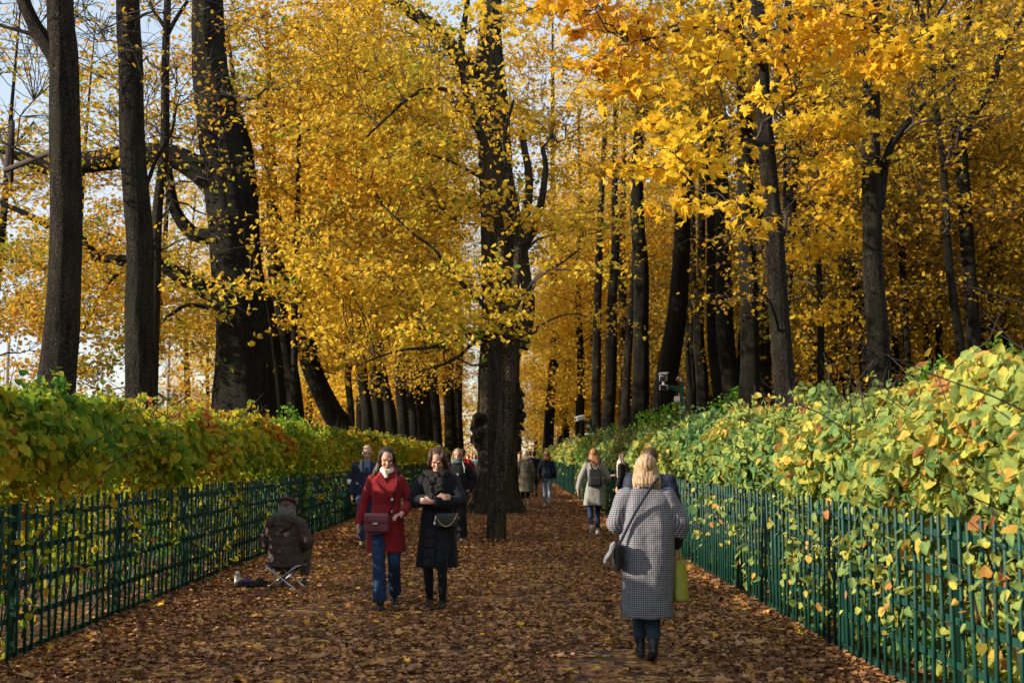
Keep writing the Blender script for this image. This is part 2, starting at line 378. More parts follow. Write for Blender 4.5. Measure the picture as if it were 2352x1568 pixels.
        wrinkle(cm, O.get('fold', .010), 9, 2.4, .004, 17, X * 3, O.get('quilt', 0), .007)
        n = len(cm.vertices); cc = np.empty(n * 3, np.float32); cm.vertices.foreach_get('co', cc); cc = cc.reshape(-1, 3)
        at = cm.attributes.new('weave', 'FLOAT_VECTOR', 'POINT')
        u = np.where(np.abs(cc[:, 0]) < .14, cc[:, 0], np.sign(cc[:, 0]) * (.14 + np.arctan2(np.abs(cc[:, 0]) - .12, np.abs(cc[:, 1]) + .02) * .16))
        at.data.foreach_set('vector', np.stack([u, u * 0, cc[:, 2]], 1).astype(np.float32).ravel())
        link(O.get('coat_name', 'coat'), cm, O['coat'], root)
    return root, M, arm, legs

def P_(px, s):  # world x from pixel x and scale
    return (px - 1160) / s
def hang(s, dx=0.0, dy=0.0):
    return dict(el=((.215 + dx) * s, .03 + dy, 1.12), wr=((.235 + dx * 1.3) * s, -.04 + dy, .87), hd=(0, -.12, -1), pn=(-s, 0, 0), sd=-s, curl=.45)
STEP = [(-.075, -.20, .09, 0), (.075, .26, .17, 42)]           # left foot planted in front, right heel lifted behind
STEP2 = [(-.075, .26, .17, 42), (.075, -.18, .09, 0)]
STAND = [(-.09, -.02, .09, 0), (.09, .02, .09, 0)]

BLACKW = cloth('black_wool', (.010, .010, .013)); NAVY = cloth('navy_shell', (.012, .017, .038), .6)
RED = cloth('red_wool', (.22, .012, .016)); GREYW = cloth('grey_wool', (.24, .24, .22), nscale=140); JEAN = cloth('blue_denim', (.013, .034, .085), .8, 12, .3)
PALEJEAN = cloth('pale_denim', (.20, .27, .36), .8, 24, .4); DARKJ = cloth('dark_denim', (.015, .028, .075)); TEALJ = cloth('dark_teal_denim', (.025, .045, .065))
TRENCH = cloth('trench_cotton', (.17, .15, .11)); LEATHER = plain('black_leather', (.012, .012, .013), .35); WSHOE = plain('white_leather', (.62, .60, .56), .5)
BROWN = cloth('brown_quilt', (.055, .035, .028), .7, 30, .3, .2, .6); MAROON = cloth('maroon_felt', (.075, .008, .013)); CREAM = cloth('cream_knit', (.72, .62, .50))
BURG = plain('burgundy_leather', (.17, .045, .06), .38); STRAP = plain('strap_leather', (.05, .008, .012), .7, 0, .1); STEEL = plain('steel_tube', (.42, .46, .52), .35, .8); GOLD = plain('gold_metal', (.75, .5, .18), .3, .9)
TEALS = cloth('teal_scarf', (.07, .13, .12), nscale=40, amp=.7); REDJ = cloth('red_shell', (.55, .02, .025)); KHAKI = cloth('khaki', (.07, .058, .042))
OLIVEY = plain('chartreuse_leather', (.30, .29, .03), .5); WHITE = plain('white_paint', (.75, .74, .70), .45)
H_BRUN = hair_mat('dark_brown_hair', (.010, .005, .004), (.05, .026, .017)); H_BROWN = hair_mat('brown_hair', (.022, .012, .008), (.10, .052, .03))
H_AUB = hair_mat('auburn_hair', (.12, .045, .02), (.42, .19, .08)); H_BLON = hair_mat('dark_blond_hair', (.16, .085, .045), (.62, .42, .24)); H_PLAT = hair_mat('pale_blond_hair', (.45, .36, .24), (.85, .76, .58))
H_GREY = hair_mat('grey_hair', (.16, .14, .12), (.42, .38, .34)); H_DKB = hair_mat('ash_blond_hair', (.14, .085, .05), (.45, .31, .19))

def fur_mat():
    m, nt, b = new_mat('dark_fur'); mp = texco(nt); n1 = noise(nt, mp, 70, 5, .75)
    r = ramp(nt, [(.3, (.004, .003, .004)), (.7, (.030, .024, .027))]); nt.links.new(n1.outputs[0], r.inputs[0]); nt.links.new(r.outputs[0], b.inputs['Base Color'])
    b.inputs['Roughness'].default_value = .9; bump(nt, b, n1.outputs[0], 1, .03); return m
FUR = fur_mat()
def check_mat():
    m, nt, b = new_mat('checked_wool'); a = N(nt, 'ShaderNodeAttribute', attribute_name='weave'); sp = N(nt, 'ShaderNodeSeparateXYZ'); nt.links.new(a.outputs['Vector'], sp.inputs[0])
    def stripe(out, per, duty, off=0):
        x = N(nt, 'ShaderNodeMath', operation='MULTIPLY_ADD'); nt.links.new(out, x.inputs[0]); x.inputs[1].default_value = 1 / per; x.inputs[2].default_value = 50 + off
        f = N(nt, 'ShaderNodeMath', operation='FRACT'); nt.links.new(x.outputs[0], f.inputs[0])
        c = N(nt, 'ShaderNodeMath', operation='LESS_THAN'); nt.links.new(f.outputs[0], c.inputs[0]); c.inputs[1].default_value = duty; return c.outputs[0]
    def math2(op, x, y):
        q = N(nt, 'ShaderNodeMath', operation=op)
        for i, k in enumerate((x, y)):
            if isinstance(k, float): q.inputs[i].default_value = k
            else: nt.links.new(k, q.inputs[i])
        return q.outputs[0]
    P = .0175; sx, sz = stripe(sp.outputs[0], P, .42), stripe(sp.outputs[2], P, .42)
    sm = math2('ADD', math2('MULTIPLY', sx, .45), math2('MULTIPLY', sz, .55))
    r = ramp(nt, [(0, (.31, .33, .35)), (.5, (.10, .11, .13)), (1, (.014, .014, .028))]); nt.links.new(sm, r.inputs[0])
    rx, rz_ = stripe(sp.outputs[0], P * 4, .12, .3), stripe(sp.outputs[2], P * 4, .12, .3)
    mx = N(nt, 'ShaderNodeMixRGB'); nt.links.new(math2('MULTIPLY', math2('MAXIMUM', rx, rz_), .22), mx.inputs[0]); nt.links.new(r.outputs[0], mx.inputs[1]); mx.inputs[2].default_value = (.30, .03, .05, 1)
    nt.links.new(mx.outputs[0], b.inputs['Base Color']); b.inputs['Roughness'].default_value = .9; b.inputs['Specular IOR Level'].default_value = .15
    n2 = noise(nt, texco(nt), 9, 3); bump(nt, b, n2.outputs[0], .4, .03); return m
CHECK = check_mat()
def plaid_mat():
    m, nt, b = new_mat('plaid_flannel'); mp = texco(nt, (1, 1, 1)); ck = N(nt, 'ShaderNodeTexChecker'); ck.inputs['Scale'].default_value = 16
    ck.inputs[1].default_value = (.25, .05, .06, 1); ck.inputs[2].default_value = (.04, .05, .12, 1); nt.links.new(mp.outputs[0], ck.inputs[0]); nt.links.new(ck.outputs[0], b.inputs['Base Color']); return m
PLAID = plaid_mat()

def bag(name, label, cat, root_loc, rz, parts, scale=1.0):
    e = empty(name, root_loc, label, cat, None, rz); e.scale = (scale,) * 3
    for nm, mb, mat in parts: mb_ = mb if isinstance(mb, bpy.types.Mesh) else mb.mesh(nm, True); link(nm, mb_, mat, e)
    return e
def rounded(c, d, r=.02, vox=.008, name='bag_body', taper=None):
    m = MB(); m.box((0, 0, 0), (d[0] - 2 * r, d[1] - min(2 * r, d[1] * .7), d[2] - 2 * r))
    if taper: m.v = [(x * (taper if z > 0 else 1), y * (.5 if z > 0 else 1), z) for x, y, z in m.v]
    m.v = [(x + c[0], y + c[1], z + c[2]) for x, y, z in m.v]
    me = m.mesh(name); o = bpy.data.objects.new('t', me); C.objects.link(o)
    b = o.modifiers.new('b', 'BEVEL'); b.width = r; b.segments = 3; q = o.modifiers.new('s', 'SUBSURF'); q.levels = 2; q.render_levels = 2
    out = bpy.data.meshes.new_from_object(o.evaluated_get(bpy.context.evaluated_depsgraph_get())); bpy.data.objects.remove(o); bpy.data.meshes.remove(me)
    # grow back to the wanted size
    co_ = np.empty(len(out.vertices) * 3, np.float32); out.vertices.foreach_get('co', co_); co_ = co_.reshape(-1, 3); cc = np.array(c)
    ext = np.abs(co_ - cc).max(0); co_ = cc + (co_ - cc) * (np.array(d) / 2 / ext); out.vertices.foreach_set('co', co_.astype(np.float32).ravel()); out.update()
    out.name = name; out.materials.clear(); out.polygons.foreach_set('use_smooth', [True] * len(out.polygons)); return out

# --- woman in the red coat
s1 = 216; X1, Y1 = P_(890, s1), FPX / s1
r1, M1, arm1, _ = person('woman in red double breasted coat with white scarf and jeans walking towards the camera', X1, Y1, 1.66, 4,
    [(-.05, -.22, .10, 0), (.095, .16, .15, 28)],
    [dict(el=(-.245, .05, 1.10), wr=(-.30, -.03, .865), hd=(-.02, -.15, -1), pn=(1, 0, 0), sd=1, curl=.4),
     dict(el=(.255, .03, 1.12), wr=(.17, -.19, 1.01), hd=(-.7, -.6, -.25), pn=(0, 0, -1), sd=1, curl=.55)],
    dict(coat=RED, hem=.60, flare=.035, waist=.92, trousers=JEAN, tr=(.098, .082, .066, .076), tcut=.0, shoes=LEATHER, boot=.06, heel=1, sleeve=(.058, .054, .046), fold=.012),
    head=(16, 6), hair=('vlong', H_BRUN), vox=.0055)
m = MB()
for z, rx, ry, y in ((1.452, .066, .064, -.004), (1.474, .058, .058, -.008)):
    m.chain([(rx * math.cos(a * PI / 7), y + ry * math.sin(a * PI / 7), z + .012 * math.sin(a)) for a in range(15)], .021, 8)
m.chain([(-.02, -.075, 1.44), (.0, -.09, 1.40)], [.032, .025]); link('scarf', wrinkle(m.blob('scarf', .007, 2), .006, 30, 30), CREAM, r1)
m = MB()
m.add([(-.085, -.055, 1.455), (-.125, -.105, 1.36), (-.055, -.148, 1.27), (.05, -.150, 1.16), (-.005, -.125, 1.33), (-.05, -.09, 1.44)], [(0, 1, 2, 3, 4, 5)])
m.add([(.085, -.055, 1.455), (.135, -.105, 1.37), (.10, -.140, 1.30), (.05, -.153, 1.17), (.0, -.128, 1.32), (.05, -.09, 1.44)], [(5, 4, 3, 2, 1, 0)])
lp = m.build('lapel', RED, r1, False); sf = lp.modifiers.new('t', 'SOLIDIFY'); sf.thickness = .012
for x, z in ((.065, 1.155), (.055, 1.03)):
    b = MB(); b.tube([(x, -.125, z), (x, -.152, z)], .015, 14); link('button', b.mesh('button'), WHITE, r1)
RB = rounded((0, 0, 0), (.27, .09, .20), .03)
fl = rounded((0, -.016, .045), (.265, .085, .115), .02, name='flap')
stp = MB(); stp.tube([(.13, 0, .08), (.17, .03, .22), (.20, .05, .40), (.19, .07, .53), (.12, .14, .60)], .0085, 6)
cl = MB(); cl.box((.0, -.062, -.005), (.05, .012, .014)); dr = MB(); dr.tube([(-.11, 0, -.09), (-.02, -.02, -.115), (.1, 0, -.09)], .006, 6)
bag('handbag', 'burgundy leather satchel handbag hanging in front of the red coat', 'handbag', (X1 - .075, Y1 - .215, .905), R(-10),
    [('bag_body', RB, BURG), ('flap', fl, BURG), ('strap', stp, STRAP), ('clasp', cl, WHITE), ('handle', dr, BURG)])

# --- woman in black fur trimmed coat
X2 = P_(1006, s1); Y2 = 12.75
r2, M2, arm2, _ = person('young woman in long black fur trimmed coat with folded arms looking down as she walks', X2, Y2, 1.665, -4,
    [(-.085, .05, .10, 6), (.075, -.12, .10, 0)],
    [dict(el=(-.265, -.05, 1.12), wr=(.03, -.225, 1.165), hd=(1, .1, .15), pn=(0, 1, -.2), sd=1, curl=.35),
     dict(el=(.265, -.05, 1.12), wr=(-.045, -.255, 1.13), hd=(-1, -.05, .15), pn=(0, 1, -.2), sd=-1, curl=.8)],
    dict(coat=BLACKW, hem=.43, flare=.045, waist=.95, trousers=BLACKW, tr=(.09, .072, .055, .045), shoes=LEATHER, boot=.22, heel=1, sleeve=(.075, .07, .058), fold=.01, cuff=.9, roll=0),
    head=(31, 2), hair=('back', H_BROWN), vox=.0055, stoop=.035)
m = MB()
for a in range(15):
    t = a * 2 * PI / 14 + PI / 2
    m.ell((.108 * math.cos(t), -.005 + .080 * math.sin(t), 1.432 - .03 * abs(math.sin(t + PI))), (.044, .044, .044 + .008 * (a % 2)))
m.ell((-.04, -.105, 1.34), (.055, .035, .07)); m.ell((.045, -.105, 1.33), (.055, .035, .07)); m.ell((0, -.115, 1.25), (.085, .03, .07))
link('fur_collar', wrinkle(m.blob('fur_collar', .007, 1), .014, 30, 30, .008, 70), FUR, r2)
for side, zs in ((-1, (.79, .685, .58, .48)), (1, (.76, .655, .55, .46))):
    for z in zs:
        link('fur_panel', wrinkle(rounded((.062 * side + .005, -.118 - (.8 - z) * .13, z), (.125, .075, .108), .03), .004, 30, 30, .008, 60), FUR, r2)
pb = rounded((0, 0, 0), (.22, .05, .15), .02); ch = MB()
for i in range(22):
    t = i / 21; x = -.11 + .22 * t; z = .035 - .11 * (1 - (2 * t - 1) ** 2) + .03 * t; ch.ell((x, -.036 - .012 * (1 - (2 * t - 1) ** 2), z), (.008, .005, .006), 6, 5)
tas = MB(); tas.tube([(-.115, -.03, .05), (-.125, -.04, -.02)], .005, 6); tas.ell((-.126, -.04, -.03), (.012, .008, .016))
bag('handbag', 'small black quilted purse with gold chain worn across the black coat', 'handbag', (X2 + .11, Y2 - .235, .93), R(2), [('bag_body', pb, LEATHER), ('chain', ch, GOLD), ('charm', tas, WHITE)])

# --- elderly man behind the red coat
s3 = 133; X3, Y3 = P_(845, s3), FPX / s3
r3, M3, _, _ = person('elderly man in dark open jacket and jeans walking behind the woman in red', X3, Y3, 1.75, 6, STEP, [hang(-1, .01), hang(1)],
    dict(coat=NAVY, hem=.80, flare=.01, waist=1.12, fat=1.08, shw=1.1, trousers=JEAN, tr=(.1, .085, .068, .062), shoes=LEATHER, sleeve=(.08, .068, .055), coat_name='jacket'),
    head=(18, -4), hair=('balding', H_GREY), vox=.0075)
m = MB(); m.chain([(-.09, -.03, 1.46), (-.10, -.11, 1.38), (-.09, -.14, 1.28)], [.022, .025, .018]); link('collar', m.blob('collar', .008, 1), GREYW, r3)
m = MB(); m.add([(-.05, -.085, 1.46), (.06, -.085, 1.46), (.05, -.135, 1.30), (.0, -.145, 1.10), (-.05, -.135, 1.30)], [(4, 3, 2, 1, 0)]); s_ = m.build('shirt', cloth('blue_shirt', (.12, .17, .26)), r3, False); s_.modifiers.new('t', 'SOLIDIFY').thickness = .015
m = MB(); m.tube([(-.262, .03, 1.14), (-.268, .025, 1.06)], [.068, .066], 14); m.build('stripe', WHITE, r3)

# --- woman with teal scarf behind the black coat
s4 = 122; X4, Y4 = P_(1052, s4), FPX / s4
r4, M4, _, _ = person('blond woman in black jacket, wide black trousers and teal scarf behind the fur coat', X4, Y4, 1.705, -2, [(-.09, .12, .13, 22), (.09, -.16, .09, 0)],
    [hang(-1, .01), dict(el=(.29, .10, 1.12), wr=(.20, -.02, .93), hd=(-.5, -.3, -.6), pn=(-1, 0, 0), sd=-1, curl=.6)],
    dict(coat=BLACKW, hem=.74, flare=.04, waist=1.15, trousers=BLACKW, tr=(.1, .09, .085, .12), tcut=.0, shoes=cloth('beige_suede', (.5, .38, .3)), sleeve=(.09, .09, .075), coat_name='jacket'),
    head=(2, -3), hair=('mid', H_DKB), vox=.007)
m = MB()
for z, r_ in ((1.46, .085), (1.495, .075)): m.chain([(r_ * math.cos(a * PI / 7), -.01 + r_ * .95 * math.sin(a * PI / 7), z) for a in range(15)], .028, 8)
link('scarf', wrinkle(m.blob('scarf', .009, 2), .008, 20, 30), TEALS, r4)
m = MB(); m.tube([(.09, -.075, 1.47), (.13, -.115, 1.36), (.135, -.13, 1.26)], .006, 6); m.build('drawstring', WHITE, r4)
m = MB()
for i in range(3): m.box((.0, -.142, 1.24 - i * .03), (.05, .012, .010))
m.build('shirt_stripe', WHITE, r4, False)

# --- seated figure on the folding stool, seen from behind
s5 = 190; X5, Y5 = P_(662, s5), FPX / s5
r5, M5, _, _ = person('seated figure in brown hooded jacket and maroon beret seen from behind by left fence', X5, Y5, 1.60, 172,
    [(-.16, -.30, .09, 0), (.14, -.42, .09, 0)],
    [dict(el=(-.285, -.03, 1.13), wr=(-.12, -.25, 1.05), hd=(.5, -.7, 0), pn=(0, 0, -1), sd=-1, curl=.7), dict(el=(.285, -.03, 1.13), wr=(.12, -.25, 1.05), hd=(-.5, -.7, 0), pn=(0, 0, -1), sd=1, curl=.7)],
    dict(hip_z=.37, coat=BROWN, hem=.84, flare=.035, fat=1.17, waist=1.08, shw=1.08, trousers=KHAKI, tr=(.11, .095, .075, .065), shoes=cloth('brown_suede', (.09, .065, .045)), sleeve=(.095, .085, .062), coat_name='jacket', fold=.02, quilt=.11, knee_hint=(0, -.3, 1)),
    head=(22, 0), hair=('bob', hair_mat('greying_hair', (.05, .04, .035), (.16, .13, .1))), vox=.0075, stoop=.05)
m = MB(); m.ell((0, .02, .075), (.118, .122, .050), 20, 12); m.ell((0, .02, .045), (.094, .104, .045)); m.ell((.0, .02, .124), (.008, .008, .012)); xf(m, M5); link('beret', m.blob('beret', .008, 2), MAROON, r5)
m = MB(); m.ell((0, .09, .865), (.155, .085, .10), 18, 12); m.ell((0, .135, .81), (.11, .05, .075)); link('hood', wrinkle(m.blob('hood', .008, 3), .016, 12, 12, .006, 30), BROWN, r5)
st = empty('folding_stool', (X5 + .02, Y5 - .06, .012), 'folding camp stool with crossed steel legs under the seated figure', 'stool', None, R(-10))
for q, (y0, y1) in enumerate(((-.17, -.155), (.17, .155))):
    for d_ in (-1, 1):
        m = MB(); m.tube([(-.185 * d_, y0, .285), (-.15 * d_, y0, .265), (.17 * d_, y1, .035), (.195 * d_, y1, .010)], .0105, 10); m.build('leg', STEEL, st)
for d_ in (-1, 1):
    m = MB(); m.tube([(.195 * d_, -.16, .012), (.195 * d_, .16, .012)], .0105, 8); m.build('foot_bar', STEEL, st)
    m = MB(); m.tube([(.185 * d_, -.175, .29), (.185 * d_, .175, .29)], .0105, 8); m.build('top_bar', STEEL, st)
m = MB(); m.loft([(.268, .18, .155, 0, 0), (.286, .19, .16, 0, 0)], 24); m.build('seat', BLACKW, st)
BG = empty('carrier_bag', (X5 - .42, Y5 + .10, .015), 'crumpled dark bag with purple bundle lying beside the stool', 'bag')
m = MB(); m.ell((0, 0, .045), (.20, .12, .055)); m.ell((.10, .03, .06), (.09, .08, .05)); link('bag_body', wrinkle(m.blob('bag_body', .012, 2), .04, 9, 12, .02, 26), cloth('dark_canvas', (.03, .024, .022)), BG)
m = MB(); m.ell((-.05, -.05, .085), (.06, .05, .035)); link('bundle', wrinkle(m.blob('bundle', .008, 2), .02, 30, 30), cloth('purple_knit', (.10, .05, .2), nscale=90, amp=.8), BG)
m = MB(); m.chain([(0, 0, .05), (.02, -.05, .10), (.015, -.09, .17)], [.035, .042, .03]); o = link('paper_packet', wrinkle(m.blob('paper_packet', .01, 2), .02, 14, 14), WHITE)
o.location = (X5 - .60, Y5 + .17, .015); tag(o, 'small white packet standing among leaves left of the crumpled bag', 'packet')

# --- woman in the checked coat, from behind
s6 = 289; X6, Y6 = P_(1483, s6), FPX / s6
r6, M6, arm6, _ = person('woman in long black and white checked coat seen from behind with blond bob', X6, Y6, 1.585, 180,
    [(-.03, .10, .12, 18), (.045, -.16, .10, 0)],
    [dict(el=(-.275, .03, 1.13), wr=(-.255, -.04, .93), hd=(.05, -.15, -1), pn=(1, 0, 0), sd=1, curl=.9),
     dict(el=(.275, .03, 1.13), wr=(.20, -.20, 1.08), hd=(-.3, -1, 0), pn=(-1, 0, 0), sd=-1, curl=.6)],
    dict(coat=CHECK, hem=.36, flare=-.010, fat=1.20, waist=1.20, shw=1.12, trousers=TEALJ, tr=(.1, .085, .068, .058), shoes=LEATHER, boot=.12, heel=1, sleeve=(.080, .078, .070), cuff=.50, fold=.016),
    head=(4, 0), hair=('bob', H_BLON), vox=.006)
m = MB()
for (a, b), c_ in zip(((arm6[0][1], arm6[0][2]), (arm6[1][1], arm6[1][2])), (0, 1)): m.chain([a.lerp(b, .2), a.lerp(b, .9)], [.06, .045])
link('undersleeve', m.blob('undersleeve', .009, 2), BLACKW, r6)
m = MB(); m.loft([(1.43, .098, .078, 0, .012), (1.475, .074, .066, 0, .010), (1.51, .068, .064, 0, .004)], 24); cmesh = m.mesh('collar')
at = cmesh.attributes.new('weave', 'FLOAT_VECTOR', 'POINT'); at.data.foreach_set('vector', np.array([[v.co.x, 0, v.co.z] for v in cmesh.vertices], np.float32).ravel()); link('collar', cmesh, CHECK, r6)
sb = rounded((0, 0, 0), (.09, .17, .20), .03); sp_ = MB()
sp_.tube([(.02, .0, .09), (.07, -.035, .20), (.14, -.045, .34), (.23, -.045, .48), (.30, -.025, .575), (.33, .02, .60), (.34, .07, .60)], .011, 6)
tsl = MB(); tsl.chain([(-.03, -.09, .10), (-.07, -.11, .02), (-.10, -.12, -.03)], [.02, .022, .015])
bag('shoulder_bag', 'small black shoulder bag with thin strap across the back of the checked coat', 'shoulder bag', (X6 - .25, Y6 - .12, .82), 0, [('bag_body', sb, LEATHER), ('strap', sp_, NAVY), ('scarf_end', link and wrinkle(tsl.blob('scarf_end', .007, 1), .01, 30, 30), cloth('spotted_silk', (.18, .18, .2), nscale=120, amp=1.0))])
yb = rounded((0, 0, -.28), (.13, .24, .36), .03, taper=.9); hn = MB()
for y in (-.03, .03): hn.tube([(-.0, y - .06, -.10), (.0, y * .5 - .02, .0), (.0, y * .5 + .02, .0), (.0, y + .06, -.10)], .008, 6)
bag('tote_bag', 'yellow green leather tote bag carried beside the checked coat', 'tote bag', (X6 + .25, Y6 + .05, .88), R(12), [('bag_body', yb, OLIVEY), ('handle', hn, OLIVEY)], .92)

# --- man in navy jacket ahead of the checked coat
s7 = 228; X7, Y7 = P_(1492, s7), FPX / s7
person('man in navy quilted jacket walking just ahead of the checked coat woman', X7, Y7, 1.66, 180, [(-.06, -.1, .09, 0), (.05, .10, .12, 15)], [hang(-1, .02), hang(1, .02)],
    dict(coat=NAVY, hem=.85, flare=0, waist=1.2, fat=1.1, shw=1.18, trousers=DARKJ, shoes=LEATHER, sleeve=(.09, .078, .06), quilt=.09, coat_name='jacket'), hair=('short', H_BROWN), vox=.009)

# --- grey coat with backpack
s8 = 115; X8, Y8 = P_(1364, s8), FPX / s8
r8, M8, _, _ = person('woman in grey wool coat with black backpack and auburn hair walking away', X8, Y8, 1.715, 180, [(-.07, -.14, .09, 0), (.075, .22, .17, 45)],
    [dict(el=(-.275, -.02, 1.14), wr=(-.20, -.17, 1.02), hd=(.4, -.8, 0), pn=(1, 0, 0), sd=1, curl=.7), dict(el=(.27, .06, 1.13), wr=(.325, .02, .88), hd=(0, -.1, -1), pn=(-1, 0, 0), sd=-1, curl=.5)],
    dict(coat=GREYW, hem=.60, flare=.03, waist=1.02, trousers=DARKJ, tr=(.09, .075, .055, .045), shoes=WSHOE, sleeve=(.072, .062, .05)), head=(3, -6), hair=('mid', H_AUB), vox=.0085)
bb = rounded((0, 0, 0), (.28, .13, .34), .06, taper=.82); pk = rounded((0, -.055, -.07), (.22, .08, .16), .03, name='pocket'); stp = MB()
for s in (-1, 1): stp.tube([(.05 * s, -.02, .16), (.09 * s, .02, .28), (.125 * s, .10, .36), (.13 * s, .20, .30)], .017, 6)
hn = MB(); hn.tube([(-.05, -.03, .16), (-.03, -.04, .22), (.03, -.04, .22), (.05, -.03, .16)], .008, 6)
bag('backpack', 'small black backpack on the back of the grey wool coat', 'backpack', (X8 + .0, Y8 - .205, 1.16), 0, [('bag_body', bb, LEATHER), ('pocket', pk, cloth('black_nylon', (.02, .02, .024), .5)), ('strap', stp, LEATHER), ('handle', hn, LEATHER)])

# --- woman at the gap in the fence
X9, Y9 = W(1432, 1100, 27.5)[0], 27.5
r9, _, _, _ = person('dark haired woman in black coat with white scarf reaching for the gate post', X9, Y9, 1.66, 235, STAND,
    [dict(el=(-.22, -.10, 1.2), wr=(-.20, -.36, 1.15), hd=(0, -1, .1), pn=(0, 0, -1), sd=1, curl=.4), hang(1)],
    dict(coat=BLACKW, hem=.42, flare=.05, trousers=BLACKW, shoes=WSHOE), head=(6, 0), hair=('long', H_BROWN), vox=.009)
m = MB(); m.chain([(.0, -.10, 1.47), (-.08, -.14, 1.35), (-.10, -.17, 1.2), (-.1, -.17, 1.05)], [.06, .07, .06, .045]); m.ell((0, -.0, 1.47), (.1, .09, .05)); link('scarf', wrinkle(m.blob('scarf', .012, 2), .02, 16, 10), CREAM, r9)

# --- beige trench coat
s10 = 73.0; X10, Y10 = P_(1207, s10), FPX / s10
r10, _, _, _ = person('woman with pale blond hair in olive beige trench coat walking beyond the big tree', X10, Y10, 1.715, 182, [(-.07, .10, .12, 20), (.07, -.14, .09, 0)], [hang(-1, .02), hang(1, .03)],
    dict(coat=TRENCH, hem=.45, flare=.05, waist=.92, fat=1.1, trousers=cloth('charcoal', (.03, .032, .03)), tcut=.14, tr=(.09, .08, .07, .06), shoes=WSHOE, sleeve=(.08, .068, .055)), hair=('bob', H_PLAT), vox=.010)
m = MB(); m.chain([(.17 * math.cos(a * PI / 10) * 1.03, .01 + .14 * math.sin(a * PI / 10), 1.1) for a in range(21)], .018, 6); m.build('belt', TRENCH, r10)
pbg = rounded((0, 0, -.2), (.08, .22, .34), .01); hn = MB(); hn.tube([(0, -.05, -.04), (0, 0, .03), (0, .05, -.04)], .006, 6)
bag('paper_bag', 'kraft paper shopping bag carried beside the trench coat', 'paper bag', (X10 - .30, Y10 - .03, .80), R(50), [('bag_body', pbg, cloth('kraft_paper', (.42, .28, .17))), ('handle', hn, KHAKI)])

# --- puffer jacket and pale jeans
s11 = 74.0; X11, Y11 = P_(1256, s11), FPX / s11
person('woman in navy puffer jacket and pale jeans walking near the right fence', X11, Y11, 1.70, 176, [(-.07, .24, .17, 45), (.08, -.16, .09, 0)],
    [hang(-1, .01), dict(el=(.24, -.02, 1.14), wr=(.26, -.06, .90), hd=(0, 0, -1), pn=(-1, 0, 0), sd=-1, curl=.5)],
    dict(coat=NAVY, hem=.88, flare=0, waist=1.05, quilt=.07, trousers=PALEJEAN, tr=(.095, .078, .056, .044), shoes=WSHOE, sleeve=(.075, .065, .055), coat_name='jacket'), hair=('bob', H_AUB), vox=.010)
bag('handbag', 'black handbag at the hip of the woman in pale jeans', 'handbag', (X11 - .25, Y11 - .03, .92), 0, [('bag_body', rounded((0, 0, 0), (.09, .22, .20), .03), LEATHER), ('strap', MB().tube([(0, 0, .09), (.06, -.02, .28), (.09, -.01, .48)], .009, 6), LEATHER)])

# --- people farther off
def far_person(label, px, Y, H, rz, coat, hem, hair, trousers=DARKJ, **k):
    return person(label, W(px, 1045, Y)[0], Y, H, rz, random.choice([STEP, STEP2]), [hang(-1, .01), hang(1, .01)], dict(coat=coat, hem=hem, flare=0, waist=1.15, trousers=trousers, shoes=LEATHER, sleeve=(.08, .07, .055), coat_name='jacket', **k), hair=hair, vox=.016)
far_person('man in dark coat with dark hair walking beyond the trench coat', 1227, 46, 1.74, 180, BLACKW, .55, ('short', H_BRUN))
far_person('dark haired figure in black beyond the blond woman left of the dark coated man', 1217, 52, 1.76, 180, NAVY, .8, ('short', H_BRUN))
far_person('person in grey top half hidden behind the right side of the big trunk', 1193, 48, 1.66, 0, GREYW, .85, ('short', H_BROWN))
far_person('man with short brown hair in bright red hooded jacket walking away', 1063, 34, 1.76, 180, REDJ, .80, ('short', H_BROWN))
far_person('dark haired person in black just left of the teal scarf', 1027, 33, 1.66, 180, BLACKW, .6, ('mid', H_BRUN))
far_person('person in red and blue plaid shirt left of the big trunk', 1075, 44, 1.62, 0, PLAID, .82, ('short', H_BRUN))
far_person('person in yellow top far along the path by the big trunk', 1083, 62, 1.70, 0, cloth('yellow_top', (.5, .36, .03)), .85, ('short', H_BLON))
far_person('small child in teal jacket beside the plaid shirt', 1082, 47, 1.15, 0, cloth('teal_shell', (.03, .12, .15)), .82, ('short', H_BROWN))
far_person('person in pale blue grey jacket nearest the left side of the big trunk', 1090, 55, 1.66, 0, cloth('pale_blue_shell', (.3, .34, .42)), .8, ('mid', H_BROWN))

